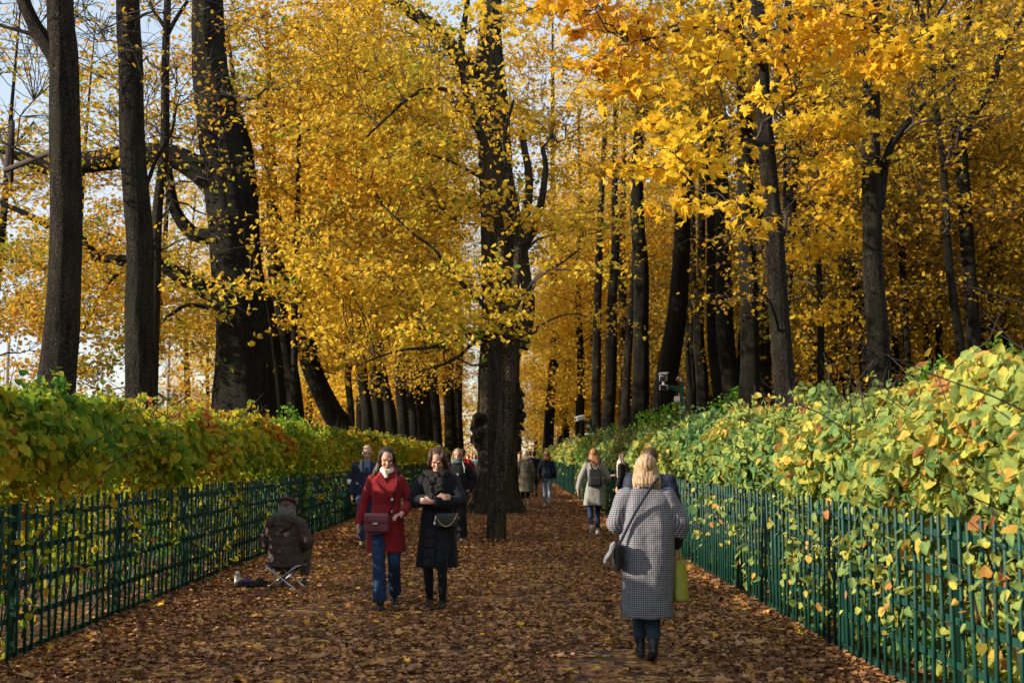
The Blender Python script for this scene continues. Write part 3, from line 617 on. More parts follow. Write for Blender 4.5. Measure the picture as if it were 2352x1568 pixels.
# ------------------------------------------------------------ ground and path
def ground_mat(name, stops, leafy, sc_=14):
    m, nt, b = new_mat(name); mp = texco(nt)
    v = N(nt, 'ShaderNodeTexVoronoi'); v.inputs['Scale'].default_value = sc_; v.inputs['Randomness'].default_value = 1
    nz = noise(nt, mp, 6, 3); ad = N(nt, 'ShaderNodeVectorMath', operation='MULTIPLY_ADD'); nt.links.new(nz.outputs['Color'], ad.inputs[0]); ad.inputs[1].default_value = (.16, .16, .16); nt.links.new(mp.outputs[0], ad.inputs[2])
    nt.links.new(ad.outputs[0], v.inputs['Vector'])
    sp = N(nt, 'ShaderNodeSeparateColor'); nt.links.new(v.outputs['Color'], sp.inputs[0])
    r = ramp(nt, stops, 'CONSTANT'); nt.links.new(sp.outputs[0], r.inputs[0])
    n2 = noise(nt, mp, 3.2, 6, .7); r2 = ramp(nt, [(leafy - .06, (1, 1, 1)), (leafy + .06, (0, 0, 0))]); nt.links.new(n2.outputs[0], r2.inputs[0])
    base = N(nt, 'ShaderNodeMixRGB'); base.inputs[1].default_value = (.050, .044, .045, 1); nt.links.new(r2.outputs[0], base.inputs[0]); nt.links.new(r.outputs[0], base.inputs[2])
    nt.links.new(base.outputs[0], b.inputs['Base Color']); b.inputs['Roughness'].default_value = .85; b.inputs['Specular IOR Level'].default_value = .2
    bump(nt, b, v.outputs['Distance'], .8, .03); return m
LS = [(0, (.05, .03, .02)), (.25, (.16, .07, .03)), (.45, (.26, .11, .04)), (.65, (.36, .16, .055)), (.82, (.48, .25, .06)), (.93, (.60, .36, .06))]
G = ground_mat('woodland_floor', [(0, (.05, .035, .02)), (.3, (.11, .06, .025)), (.6, (.20, .11, .03)), (.85, (.30, .17, .03))], .8, 9)
PM = ground_mat('leafy_asphalt', LS, .58)
def sheet(name, x0, x1, y0, y1, z, mat, nx=1, ny=1, bumpy=0):
    xs, ys = np.linspace(x0, x1, nx + 1), np.linspace(y0, y1, ny + 1); g = np.stack(np.meshgrid(xs, ys), -1).reshape(-1, 2)
    zz = np.array([z + (bumpy * mnoise.noise((p[0] * .9, p[1] * .5, 0)) if bumpy else 0) for p in g])
    i = np.arange(nx * ny); r_, c_ = i // nx, i % nx; a = r_ * (nx + 1) + c_
    F = np.stack([a, a + 1, a + nx + 2, a + nx + 1], 1)
    return tag(link(name, mesh_np(name, np.column_stack([g, zz]), np.full(len(F), 4), F), mat), kind='structure')
sheet('ground', -900, 900, -60, 1800, -.05, G)
PATH_L, PATH_R = -3.72, 2.67
sheet('path', PATH_L - .25, PATH_R + .3, -30, 170, .004, PM, 8, 120, .012)

# ------------------------------------------------------------ leaves
def leafshape(kind):
    """(verts, faces): x across, y along, z out of plane"""
    if kind == 'quad': return np.array([(0, 0, 0), (.5, .5, .08), (0, 1, -.05), (-.5, .5, .08)]), [(0, 1, 2, 3)]
    if kind == 'heart':
        return np.array([(0, 0, 0), (0, 1.05, -.12), (.36, -.06, .06), (.52, .36, .10), (.30, .80, .02), (-.36, -.06, .06), (-.52, .36, .10), (-.30, .80, .02)]), [(0, 2, 3, 4, 1), (0, 1, 7, 6, 5)]
    if kind == 'maple':
        o = [(0, 0), (.10, .10), (.34, -.08), (.30, .10), (.56, .20), (.42, .30), (.66, .58), (.40, .54), (.36, .66), (.16, .52), (.20, .80), (.0, 1.08)]
        o += [(-x, y) for x, y in o[1:-1][::-1]]
        V = [(0, .34, .0)] + [(x, y, .10 * abs(x) * 2 - .16 * max(0, y - .5)) for x, y in o]; n = len(o)
        return np.array(V), [(0, 1 + (i + 1) % n, 1 + i) for i in range(n)]
    if kind == 'star':                        # small lobed leaf for the litter
        o = [(0, 0), (.42, .02), (.30, .26), (.60, .60), (.22, .58), (0, 1.05), (-.22, .58), (-.60, .60), (-.30, .26), (-.42, .02)]
        V = [(x, y, .22 * abs(x) + .10 * (y - .5) ** 2) for x, y in o]
        return np.array(V), [(0, 1, 2), (0, 2, 3, 4), (0, 4, 5, 6), (0, 6, 7, 8), (0, 8, 9)]
def nrm(a): return a / np.maximum(1e-9, np.linalg.norm(a, axis=-1, keepdims=True))
def leaves(name, P, size, tint, kind='heart', flat=1.0, droop=.35, rg=rng, curl=1.0, face=None):
    n = len(P); V0, F0 = leafshape(kind)
    nor = nrm(rg.normal(size=(n, 3)) * np.array([.55, .55, .35]) + np.array([0, 0, flat]) if face is None else rg.normal(size=(n, 3)) * .72 + np.array(face))
    h = rg.normal(size=(n, 3)); h[:, 2] -= droop * 1.5; h = nrm(h - nor * (h * nor).sum(1, keepdims=True)); sdir = np.cross(h, nor)
    sz = np.asarray(size)[:, None, None] if hasattr(size, '__len__') else size
    cu = (rg.random(n) * 2.2 * curl)[:, None]; asp = (.8 + .35 * rg.random(n))[:, None]
    X = (V0[None, :, 0] * asp)[..., None] * sdir[:, None]; Y = V0[None, :, 1][..., None] * h[:, None]; Z = (V0[None, :, 2] * cu)[..., None] * nor[:, None]
    V = (P[:, None] + (X + Y + Z) * sz).reshape(-1, 3); k = len(V0)
    cnt = np.tile([len(f) for f in F0], n); flat_i = np.concatenate([np.array(f) for f in F0]); idx = (flat_i[None] + (np.arange(n) * k)[:, None]).ravel()
    return mesh_np(name, V, cnt, idx, False, np.repeat(np.clip(tint, 0, 1), len(F0)))
def lump(P, s_, seed):                        # smooth random patches, -1..1
    q = P / s_; r = np.random.default_rng(seed); v = 0
    for _ in range(6): v = v + np.sin((q @ r.normal(size=3)) * 2.2 + r.random() * 6.3)
    return v / 3.2

def tubes(name, paths, sides=3):
    V, Cn, I, base = [], [], [], 0; groups = {}
    for p, r_ in paths: groups.setdefault(len(p), []).append((p, r_))
    for m_, L in groups.items():
        P = np.array([a for a, _ in L]); Rr = np.array([b for _, b in L]); n = len(L)
        T = np.gradient(P, axis=1); T = nrm(T); up = np.where(np.abs(T[:, :, 2:3]) < .9, np.array([0, 0, 1.0]), np.array([1.0, 0, 0]))
        up = np.broadcast_to(up[:, :1], T.shape); a = nrm(np.cross(T, up)); b = np.cross(a, T)
        th = np.arange(sides) * 2 * PI / sides
        v = P[:, :, None] + (a[:, :, None] * np.cos(th)[None, None, :, None] + b[:, :, None] * np.sin(th)[None, None, :, None]) * Rr[:, :, None, None]
        V.append(v.reshape(-1, 3)); i = np.arange(m_ - 1)[:, None] * sides; j = np.arange(sides)[None]; j2 = (j + 1) % sides
        f = np.stack([i + j, i + j2, i + sides + j2, i + sides + j], -1).reshape(-1, 4)
        f = (f[None] + (np.arange(n) * m_ * sides)[:, None, None]).reshape(-1, 4) + base; I.append(f.ravel()); Cn.append(np.full(len(f), 4)); base += n * m_ * sides
    return mesh_np(name, np.concatenate(V), np.concatenate(Cn), np.concatenate(I), True)

def spline(pts, rad, step):
    """smooth curve through the points (Catmull-Rom), resampled"""
    P = np.asarray(pts, float); r_ = np.asarray(rad, float); out, ro = [], []
    Pe = np.vstack([2 * P[0] - P[1], P, 2 * P[-1] - P[-2]]); re = np.concatenate([[r_[0]], r_, [r_[-1]]])
    for i in range(1, len(Pe) - 2):
        L = np.linalg.norm(Pe[i + 1] - Pe[i]); k = max(1, int(round(L / step)))
        for t in np.arange(k) / k:
            a, b, c, d = Pe[i - 1], Pe[i], Pe[i + 1], Pe[i + 2]
            out.append(.5 * ((2 * b) + (c - a) * t + (2 * a - 5 * b + 4 * c - d) * t * t + (3 * b - a - 3 * c + d) * t ** 3)); ro.append(re[i] + (re[i + 1] - re[i]) * t)
    out.append(P[-1]); ro.append(r_[-1]); return np.array(out), np.array(ro)

def bark_tube(name, pts, rad, sides, ridge, seed, flare=0.0, lumps=(), closed_top=True):
    """trunk or limb with vertical plates and an uneven outline"""
    P, Rr = np.asarray(pts), np.asarray(rad); k = len(P); T = nrm(np.gradient(P, axis=0)); V = []
    r_ = np.random.default_rng(seed); ph = r_.random(8) * 6.3; a = np.array([1.0, 0, 0])
    s = np.concatenate([[0], np.cumsum(np.linalg.norm(np.diff(P, axis=0), axis=1))]); th = np.arange(sides) * 2 * PI / sides
    for i in range(k):
        if abs(T[i] @ a) > .95: a = np.array([0, 1.0, 0])
        a = a - T[i] * (a @ T[i]); a /= np.linalg.norm(a); b = np.cross(T[i], a)
        q = th + .25 * np.sin(s[i] * .7 + ph[0]); R0 = Rr[i]
        f = 1 + ridge * (.55 * np.sin(7 * q + ph[1] + .9 * np.sin(s[i] * 1.7 + ph[2])) + .45 * np.sin(13 * q + ph[3] + 1.4 * np.sin(s[i] * 2.9 + ph[4])) + .5 * np.sin(23 * q + ph[7] + 1.1 * np.sin(s[i] * 4.3)) * (sides > 30) + .8 * np.sin(2 * q + ph[5] + s[i] * .35) + .6 * np.sin(3 * q - s[i] * .8 + ph[6]))
        f = f + flare * math.exp(-s[i] / .28) * (.75 + .55 * np.abs(np.sin(2.5 * q + ph[2])))
        v = P[i] + (a[None] * np.cos(th)[:, None] + b[None] * np.sin(th)[:, None]) * (R0 * f)[:, None]
        V.append(v)
    V = np.concatenate(V)
    i = np.arange(k - 1)[:, None] * sides; j = np.arange(sides)[None]; j2 = (j + 1) % sides
    F = np.stack([i + j, i + j2, i + sides + j2, i + sides + j], -1).reshape(-1, 4); cnt = [4] * len(F); idx = list(F.ravel())
    cnt.append(sides); idx += list(np.arange(sides) + (k - 1) * sides)
    return mesh_np(name, V, cnt, idx, True)

class Skel:
    def __init__(s): s.P = np.zeros((0, 3)); s.R = np.zeros(0)
    def add(s, P, R_): s.P = np.vstack([s.P, P]); s.R = np.concatenate([s.R, R_])

def tree(name, label, cat, trunk, Y, limbs=(), crown=(), n2=0, k3=12, m=12, size=.09, kind='heart', mat=None, bark=None, ridge=.035, sides=28, group=None,
         flare=.35, top=None, seed=0, spray=(.75, .75, .22), lsp=(.20, .20, .07), burls=(), loc=None, twr=.005, tb=.5, zmin=None, step=.22, bare=0):
    """trunk: (px, py, width_px) traced upward, standing Y metres away; loc gives metres instead: (x, y, z, r)"""
    rg = np.random.default_rng(seed + 100)
    if loc is None:
        pts, rad = [], []
        for q in trunk:
            yy = Y + (q[3] if len(q) > 3 else 0); p = W(q[0], q[1], yy); pts.append(p); rad.append(q[2] / 2 * yy / FPX)
        p0, p1 = pts[0], pts[1]
        if p0[2] > .05:
            sl_ = (p1 - p0) / max(.3, p1[2] - p0[2]); b = p0 - sl_ * p0[2] * .6; b[2] = -.03; pts.insert(0, b); rad.insert(0, rad[0] * 1.12)
        else: pts[0][2] = -.03
        if top:
            d = nrm((pts[-1] - pts[-3])[None])[0]; d = nrm((d + np.array([0, 0, .6]))[None])[0]; hh = top - pts[-1][2]
            if hh > 1: pts += [pts[-1] + d * hh * .5, pts[-1] + d * hh]; rad += [rad[-1] * .7, rad[-1] * .18]
    else: pts = [np.array(q[:3], float) for q in trunk]; rad = [q[3] for q in trunk]
    base = np.array([pts[0][0], pts[0][1], 0.0]); root = empty(name, tuple(base), label, cat, group)
    tp, tr = spline(pts, rad, step); sk = Skel(); sk.add(tp, tr)
    tm = bark_tube('trunk', tp - base, tr, sides, ridge, seed, flare)
    link('trunk', tm, bark or BARK, root)
    for L in limbs:
        lp, lr = [], []
        for q in L['p']:
            if loc is None: yy = L.get('Y', Y) + (q[3] if len(q) > 3 else 0); lp.append(W(q[0], q[1], yy)); lr.append(q[2] / 2 * yy / FPX)
            else: lp.append(np.array(q[:3], float)); lr.append(q[3])
        a, b = spline(lp, lr, .16); a = a + np.cumsum(rg.normal(size=a.shape) * .006, 0)
        link('limb', bark_tube('limb', a - base, b, 12, ridge * .8, seed + len(sk.R)), bark or BARK, root); sk.add(a, b)
    for (bx, by, bz, br, bs) in burls:
        mb = MB(); r2 = random.Random(seed)
        for _ in range(60): q_ = r2.gauss(0, 1); mb.ell((bx - base[0] + r2.gauss(0, br * .30), by - base[1] + r2.gauss(0, br * .28), bz + q_ * br * bs), (br * r2.uniform(.14, .40),) * 3, 10, 7)
        link('burl', wrinkle(mb.blob('burl', .03, 1), .07, 5, 5, .05, 13), bark or BARK, root)
    if n2:
        cw = np.array([c[3] * c[4] * c[5] * (c[6] if len(c) > 6 else 1) for c in crown]); cw /= cw.sum()
        ci = rg.choice(len(crown), n2, p=cw); cr = np.array([c[:6] for c in crown])[ci]
        u = nrm(rg.normal(size=(n2, 3))) * (rg.random((n2, 1)) ** .42); T2 = cr[:, :3] + u * cr[:, 3:6]
        T2 = T2[np.argsort(np.linalg.norm(T2 - base - np.array([0, 0, 4.0]), axis=1))]
        paths2, paths3 = [], []
        def attach(t, rmin, npt, r0, minr):
            d = np.linalg.norm(sk.P - t, axis=1) + 1.1 * np.maximum(0, sk.P[:, 2] - t[2] + .25 * np.hypot(sk.P[:, 0] - t[0], sk.P[:, 1] - t[1])) + (sk.P[:, 2] < 1.8) * 50
            if minr: d = d + (sk.R < minr) * 100
            j = int(np.argmin(d)); p0 = sk.P[j]; L = np.linalg.norm(t - p0); r0 = min(sk.R[j] * .62, r0 + .010 * L)
            tt = np.linspace(0, 1, npt)[:, None]; arc = np.array([0, 0, 1.0]) * L * .13 * np.sin(tt * PI)
            Q = p0 + (t - p0) * tt + arc; Q[1:-1] += rg.normal(size=(npt - 2, 3)) * L * .045
            rr = r0 + (rmin - r0) * tt[:, 0]; return Q, rr
        for t in T2:
            Q, rr = attach(t, .008, 9, .021, .012); q2, r2 = spline(Q, rr, .35) if np.linalg.norm(Q[-1] - Q[0]) > 2 else (Q, rr)
            paths2.append((Q, rr)); sk.add(q2, r2)
        T3 = (T2[:, None] + rg.normal(size=(n2, k3, 3)) * np.array(spray)).reshape(-1, 3)
        if zmin: T3[:, 2] = np.maximum(T3[:, 2], zmin + rg.random(len(T3)) * .5)
        SP, SR = sk.P, sk.R; ok = SR < .09; SP = SP[ok]
        for t0 in range(0, len(T3), 256):
            blk = T3[t0:t0 + 256]; D = np.linalg.norm(SP[None] - blk[:, None], axis=2) + .8 * np.maximum(0, SP[None, :, 2] - blk[:, None, 2]); J = D.argmin(1)
            P0 = SP[J]; tt = np.linspace(0, 1, 4)[None, :, None]; L = np.linalg.norm(blk - P0, axis=1)[:, None, None]
            Q = P0[:, None] + (blk - P0)[:, None] * tt + np.array([0, 0, 1.0]) * L * .10 * np.sin(tt * PI); Q[:, 1:3] += rg.normal(size=(len(blk), 2, 3)) * L * .05
            rr = np.linspace(.0075, twr * .5, 4)
            for q in Q: paths3.append((q, rr))
        link('branches', tubes('branches', [(a - base, b) for a, b in paths2], 5), TWIG if twr < .01 else (bark or BARK), root)
        link('twigs', tubes('twigs', [(a - base, b) for a, b in paths3], 3), TWIG, root)
        if m:
            Qa = np.array([q for q, _ in paths3]); nl = len(Qa) * m
            f = rg.random(nl) ** .6 * 3.2 - .1; i0 = np.clip(f.astype(int), 0, 2); fr = (f - i0)[:, None]; pi = np.repeat(np.arange(len(Qa)), m)
            LP = Qa[pi, i0] * (1 - fr) + Qa[pi, i0 + 1] * fr + rg.normal(size=(nl, 3)) * np.array(lsp)
            sz = size * (.65 + .6 * rg.random(nl)); tn = tb + .20 * lump(LP, 1.8, seed) + rg.normal(size=nl) * .16
            link('crown', leaves('crown', LP - base, sz, tn, kind, rg=rg, flat=.75, droop=.5), mat or LINDEN, root)
    return root

def copy_tree(root, loc, rz, s, label, group):
    r_ = root.copy(); C.objects.link(r_); r_.location = loc; r_.rotation_euler = (0, 0, rz); r_.scale = (s, s, s); r_['label'] = label; r_['group'] = group
    for ch in root.children:
        c = ch.copy(); C.objects.link(c); c.parent = r_
    return r_

# ------------------------------------------------------------ fences
def fence_mat():
    m, nt, b = new_mat('green_paint'); mp = texco(nt); n1 = noise(nt, mp, 5, 5)
    r = ramp(nt, [(.3, (.006, .036, .026)), (.7, (.011, .062, .044))]); nt.links.new(n1.outputs[0], r.inputs[0]); nt.links.new(r.outputs[0], b.inputs['Base Color'])
    b.inputs['Roughness'].default_value = .5; b.inputs['Specular IOR Level'].default_value = .25; bump(nt, b, noise(nt, mp, 40, 3).outputs[0], .15, .01); return m
GREEN = fence_mat(); WIRE = plain('tie_wire', (.03, .035, .03), .5)
FH, BAY, PS = 1.24, 2.45, .163
def fence(label, x, y0, y1, inward, along_x=False):
    nb = max(1, int(round((y1 - y0) / BAY))); L = (y1 - y0) / nb
    root = empty('picket_fence', (x, y0, 0), label, 'fence'); root.rotation_euler = (0, 0, R(-90) if along_x else 0); o = inward
    rails_z = (.10, .36, .62, .88, 1.12)
    rr = random.Random(int(x * 10))
    for z in rails_z:
        m = MB()
        for k in range(nb): m.box((-.022 * o, k * L + L / 2, z), (.018, L - .012, .044))
        m.build('rail', GREEN, root, False)
    for k in range(nb + 1):
        m = MB(); m.box((-.060 * o, k * L, .60), (.055, .055, 1.21)); m.box((-.060 * o, k * L, 1.215), (.066, .066, .02)); m.build('post', GREEN, root, False)
    for k in range(nb):
        near = y0 + k * L < 34; m = MB(); tw = MB(); n = int(round(L / PS))
        for i in range(n):
            y = k * L + (i + .5) * L / n; t = rr.uniform(-.014, .014); h = FH + rr.uniform(-.02, .015)
            if near:
                m.tube([(t, y, .02), (0, y, h * .5), (-t, y, h - .012), (-t, y, h)], [.0140, .0140, .0140, .009], 8)
                for z in rails_z: tw.tube([((.0150) * o, y - .022, z - .02), (.0185 * o, y, z), ((.0150) * o, y + .022, z + .02)], .0028, 4)
            else: m.box((0, y, h / 2), (.026, .032, h))
        nf_ = len(m.f)
        if near and k * L + y0 < 22: m.add(tw.v, tw.f)
        po = m.build('picket_panel', [GREEN, WIRE], root, near); po.data.polygons.foreach_set('material_index', [0] * nf_ + [1] * (len(m.f) - nf_))
    return root
fence('long dark green picket fence below the shaded hedge on the left', PATH_L, 2.0, 100.0, 1)
fence('green picket fence nearest the right edge, sunlit below the yellow hedge', PATH_R, 2.5, 26.6, -1)
fence('distant green picket fence beyond the gap behind the grey coat woman', PATH_R, 31.0, 105.0, -1)
fence('short green fence turning away from the path beside the gate gap', PATH_R + .12, 31.0, 34.6, 1, True)

# ------------------------------------------------------------ hedges
def hedge(label, xa, xb, y0, y1, mat, face_x, n, seed, hz=2.2, kind_near='heart', vine=.0, tb=.5, zp=.8, ov=.30):
    rg = np.random.default_rng(seed); base = np.array([xa, y0, 0.0]); root = empty('hedge', tuple(base), label, 'hedge')
    Wd = abs(xb - xa); sgn = 1 if xb > xa else -1
    # density falls with distance, leaf size grows a little
    t = rg.random(n); g = .30; y = (y0 ** g + t * (y1 ** g - y0 ** g)) ** (1 / g) if y0 > .5 else y0 + t * (y1 - y0)
    q = rg.random(n); shell = q < .62; topm = (q >= .62) & (q < .88)
    hh = hz + .10 * np.sin(y * .55 + seed) + .08 * np.sin(y * 1.7) + .05 * np.sin(y * 4.1)
    z = rg.random(n) ** zp * hh; x = np.where(shell, rg.gamma(1.6, .14, n), rg.random(n) * Wd)
    # the face bulges out over the fence top and hollows behind the pickets
    bul = -ov * np.exp(-((z - 1.62) / .42) ** 2) + .16 * np.exp(-((z - .55) / .5) ** 2) + .10 * np.maximum(0, z - 1.85) ** .5 * 2
    x = x + np.where(shell | (x < .4), bul, 0) + .10 * np.sin(y * 2.3 + z * 3.1)
    z = np.where(topm, hh - np.abs(rg.normal(size=n)) * .13 - .45 * np.exp(-x / .35) + .16 * np.sin(y * 2.1 + x * 2), z)
    x = np.clip(x, -.56, Wd + .1); thin = (z < 1.45) & (y > 10.5) & (y < 21) & (sgn < 0) & (rg.random(n) < .32); y = np.where(thin, rg.uniform(22, 60, n), y)
    P = np.column_stack([xa + sgn * x, y, np.maximum(z, .04)])
    sz = ((.068 if sgn > 0 and xa > 0 else .076) + .0013 * np.minimum(y, 60)) * (.6 + .75 * rg.random(n))
    tn = tb + .22 * lump(P * [1, .6, 1], .9, seed) + rg.normal(size=n) * .17 + .10 * (P[:, 2] - 1.2)
    near = y < 24
    nf = (-sgn * .75, 0, .55)
    link('foliage', leaves('foliage', (P - base)[near], sz[near], tn[near], 'heart', rg=rg, face=nf, droop=.7), mat, root)
    link('foliage', leaves('foliage', (P - base)[~near], sz[~near] * 1.05, tn[~near], 'quad', rg=rg, face=nf, droop=.8), mat, root)
    # shoots standing up out of the clipped top
    nsh = 520; sy = y0 + rg.random(nsh) ** 1.5 * (min(y1, 70) - y0); sx = rg.random(nsh) * Wd; ln = rg.uniform(.05, .34, nsh)
    b0 = np.column_stack([xa + sgn * sx, sy, hz + .08 * np.sin(sy * 1.7) - .15]); tip = b0 + np.column_stack([rg.normal(size=nsh) * .10, rg.normal(size=nsh) * .10, ln + .1])
    fr_ = rg.random((nsh, 9, 1)); PS_ = (b0[:, None] + (tip - b0)[:, None] * (.25 + .75 * fr_) + rg.normal(size=(nsh, 9, 3)) * .035).reshape(-1, 3)
    link('foliage', leaves('foliage', PS_ - base, .082 * (.5 + .6 * rg.random(len(PS_))), tb + .22 * lump(PS_ * [1, .6, 1], .9, seed) + rg.normal(size=len(PS_)) * .18 + .05, 'heart', rg=rg, flat=.5, droop=.5), mat, root)
    # leaf sprays pushing through and hanging in front of the pickets
    ns = (125 if xa > 0 and y0 < 20 else 90) if sgn > 0 else 130; yy = y0 + (rg.random(ns) ** 2.0) * (min(y1, 45) - y0) + (2.5 if y0 < 5 else 0); zz = .25 + rg.random(ns) * 1.1; c = np.column_stack([xa - sgn * (.30 + .08 * rg.random(ns)), yy, zz])
    PP = (c[:, None] + rg.normal(size=(ns, 9, 3)) * [.045, .12, .13]).reshape(-1, 3)
    link('foliage', leaves('foliage', PP - base, .060 * (.6 + .6 * rg.random(len(PP))), tb + rg.normal(size=len(PP)) * .2 + .1, 'heart', rg=rg, face=nf, droop=.9), mat, root)
    # woody stems
    st = [(np.linspace(a, b, 4) - base, np.linspace(.005, .002, 4)) for a, b in zip(b0, tip)]
    nst = 700
    for i in range(nst):
        yy = y0 + rg.random() ** 1.7 * (min(y1, 60) - y0); x0 = rg.random() * Wd * .8 + .15; h0 = hz * rg.uniform(.7, 1.0); k = 6; tt = np.linspace(0, 1, k)[:, None]
        q = np.array([xa + sgn * x0, yy, .0]) + tt * np.array([rg.normal() * .3, rg.normal() * .4, h0]); q[1:] += rg.normal(size=(k - 1, 3)) * .05
        st.append((q - base, np.linspace(.012, .003, k)))
        for _ in range(4):
            s0 = q[rg.integers(1, k)]; e = s0 + np.array([rg.normal() * .35 - sgn * .12, rg.normal() * .3, .25 + rg.random() * .35]); tt2 = np.linspace(0, 1, 4)[:, None]
            st.append((s0 + (e - s0) * tt2 + rg.normal(size=(4, 3)) * .02 - base, np.linspace(.006, .002, 4)))
    link('stems', tubes('stems', st, 4), TWIG, root); return root
hedge('tall clipped linden hedge behind the left fence, green turning yellow', PATH_L - .30, -5.5, 1.0, 100, HEDGE_L, 1, 92000, 3, 2.14, tb=.51, zp=.45)
hedge('yellow green sunlit linden hedge rising over the near right fence', PATH_R + .30, 4.9, 2.0, 26.4, HEDGE_R, -1, 98000, 4, 2.08, tb=.52, ov=.37)
hedge('distant yellow green hedge over the fence past the gap on the right', PATH_R + .30, 5.0, 31.2, 105, HEDGE_R, -1, 42000, 5, 2.15, tb=.5)

def shrub(label, px, py, Y, rx, rz_, n, seed, cat='shrub'):
    c = W(px, py, Y); rg = np.random.default_rng(seed); base = np.array([c[0], Y, 0.0]); root = empty('green_shrub', tuple(base), label, cat, 'shrubs behind the right hedge')
    zt = c[2]; u = nrm(rg.normal(size=(n, 3))) * (rg.random((n, 1)) ** .35) * [rx, rx, zt * .55]; P = np.array([0, 0, zt * .5]) + u; P += .12 * np.sin(P[:, [1, 2, 0]] * 5)
    P[:, 2] = np.maximum(P[:, 2], .1)
    link('foliage', leaves('foliage', P, .075 * (.6 + .6 * rg.random(n)), .45 + .2 * lump(P, .6, seed) + rg.normal(size=n) * .15, 'heart', rg=rg, flat=.6), SHRUB, root)
    st = []
    for _ in range(26):
        e = nrm(rg.normal(size=(1, 3)))[0] * [rx * .8, rx * .8, zt * .4] + [0, 0, zt * .6]; tt = np.linspace(0, 1, 5)[:, None]; st.append((e * tt + rg.normal(size=(5, 3)) * .03, np.linspace(.014, .003, 5)))
    link('stems', tubes('stems', st, 4), TWIG, root)
for i, (lab, px, py, Y, rx, n) in enumerate((('bright green shrub at the foot of the trunk behind the camera post', 1530, 935, 37, 1.3, 6000), ('green shrub between trunks behind the middle of the right hedge', 1695, 895, 31, 1.0, 4500),
    ('green shrub just right of the maple trunk behind the hedge', 1872, 895, 27, 1.1, 5000), ('dark green bush behind the hedge at the right edge', 2260, 815, 17, 1.5, 7000), ('low green shrub near the two thin trunks beyond the gap', 1395, 985, 42, 1.1, 4000), ('green sapling cluster poking above the left hedge by the twin trunks', 655, 940, 22, .45, 900))):
    shrub(lab, px, py, Y, rx, .5, n, 40 + i)

# ------------------------------------------------------------ trees traced from the picture, each at its own distance
# left row
tree('linden_tree', 'leftmost big dark trunk behind the left hedge, forking near the frame top', 'tree', [(125, 930, 92), (130, 880, 88), (145, 700, 76), (152, 500, 72), (148, 300, 70), (146, 120, 64), (138, 0, 60)], 16.5,
     limbs=[dict(p=[(150, 190, 40), (110, 110, 36), (70, 40, 32), (45, -30, 30)]), dict(p=[(120, 95, 16), (60, 80, 10), (0, 62, 8)]), dict(p=[(120, 385, 9), (60, 355, 7), (0, 325, 5)])],
     crown=[(-8.5, 19, 8.2, 3.0, 2.5, 2.6), (-7.5, 18, 11, 3, 3, 3)], n2=60, k3=12, m=1, size=.075, mat=LINDEN_G, top=15, seed=1, bark=BARK_P, sides=36, tb=.55, spray=(.9, .9, .5))
tree('linden_tree', 'second bare straight trunk from the left behind the hedge', 'tree', [(322, 960, 72), (322, 900, 66), (320, 700, 64), (322, 560, 60), (305, 350, 56), (300, 150, 54), (293, 0, 52)], 20.3,
     limbs=[dict(p=[(325, 470, 12), (350, 380, 9), (390, 300, 6), (400, 240, 4)])],
     crown=[(-7.2, 22, 10, 2.6, 2.2, 3)], n2=40, k3=12, m=1, size=.075, mat=LINDEN_G, top=17, seed=2, bark=BARK_P, sides=36, spray=(.9, .9, .5))
tree('linden_sapling', 'slender sinuous trunk close right of the second trunk', 'tree', [(352, 900, 22), (355, 760, 22), (358, 640, 24), (362, 480, 24), (378, 340, 22), (380, 150, 18), (385, 0, 16)], 23.5,
     limbs=[dict(p=[(380, 90, 12), (400, 50, 10), (430, 0, 8)]), dict(p=[(376, 60, 10), (350, 20, 8), (335, -20, 7)])],
     crown=[(-7.2, 24, 8, 1.8, 1.8, 3.5)], n2=22, k3=8, m=5, size=.075, mat=LINDEN_G, top=13, seed=3, bark=BARK_P, sides=18, flare=.2)
BIG = tree('old_linden', 'massive black old linden with a thick limb reaching left', 'tree', [(560, 1000, 150), (556, 930, 134), (555, 760, 118), (540, 620, 112), (530, 480, 110), (512, 340, 104), (488, 200, 80), (478, 80, 72), (476, 0, 68)], 28.3,
     limbs=[dict(p=[(500, 430, 70), (450, 385, 62), (390, 358, 56), (300, 358, 56), (200, 372, 52), (110, 385, 36), (40, 360, 22), (-40, 330, 14)]),
            dict(p=[(530, 690, 50), (470, 665, 44), (410, 635, 36), (370, 608, 30), (300, 600, 26), (215, 580, 22), (180, 540, 20), (110, 515, 17), (60, 490, 14), (0, 465, 10)]),
            dict(p=[(500, 545, 40), (440, 535, 32), (400, 480, 26), (390, 410, 20), (385, 380, 16)]),
            dict(p=[(530, 720, 20), (480, 705, 12), (430, 702, 9), (385, 730, 7), (350, 765, 5)]),
            dict(p=[(300, 600, 12), (260, 640, 10), (215, 700, 9), (190, 760, 7)])],
     crown=[(-9.5, 28, 5.0, 3.4, 2.2, 2.4, 1.5), (-9.5, 29, 9.5, 3.2, 2.5, 2.5, .6), (-7, 31, 12, 4, 2, 2.5, .6), (-3.6, 28, 8, 1.3, 2.0, 3, .5)], n2=112, k3=12, m=9, size=.095, mat=LINDEN_G, top=19, seed=4, ridge=.05, sides=56, flare=.25, tb=.5)
tree('old_linden', 'dark trunk merging behind the massive old linden on its right side', 'tree', [(608, 1000, 60), (604, 900, 58), (590, 760, 56), (572, 600, 60), (566, 450, 54), (556, 340, 48), (538, 270, 36), (518, 190, 26), (500, 100, 20)], 30.5, top=17, seed=5,
     crown=[(-4.6, 31.5, 11, 3.2, 2.5, 4.2)], n2=48, k3=12, m=11, size=.10, mat=LINDEN, sides=30)
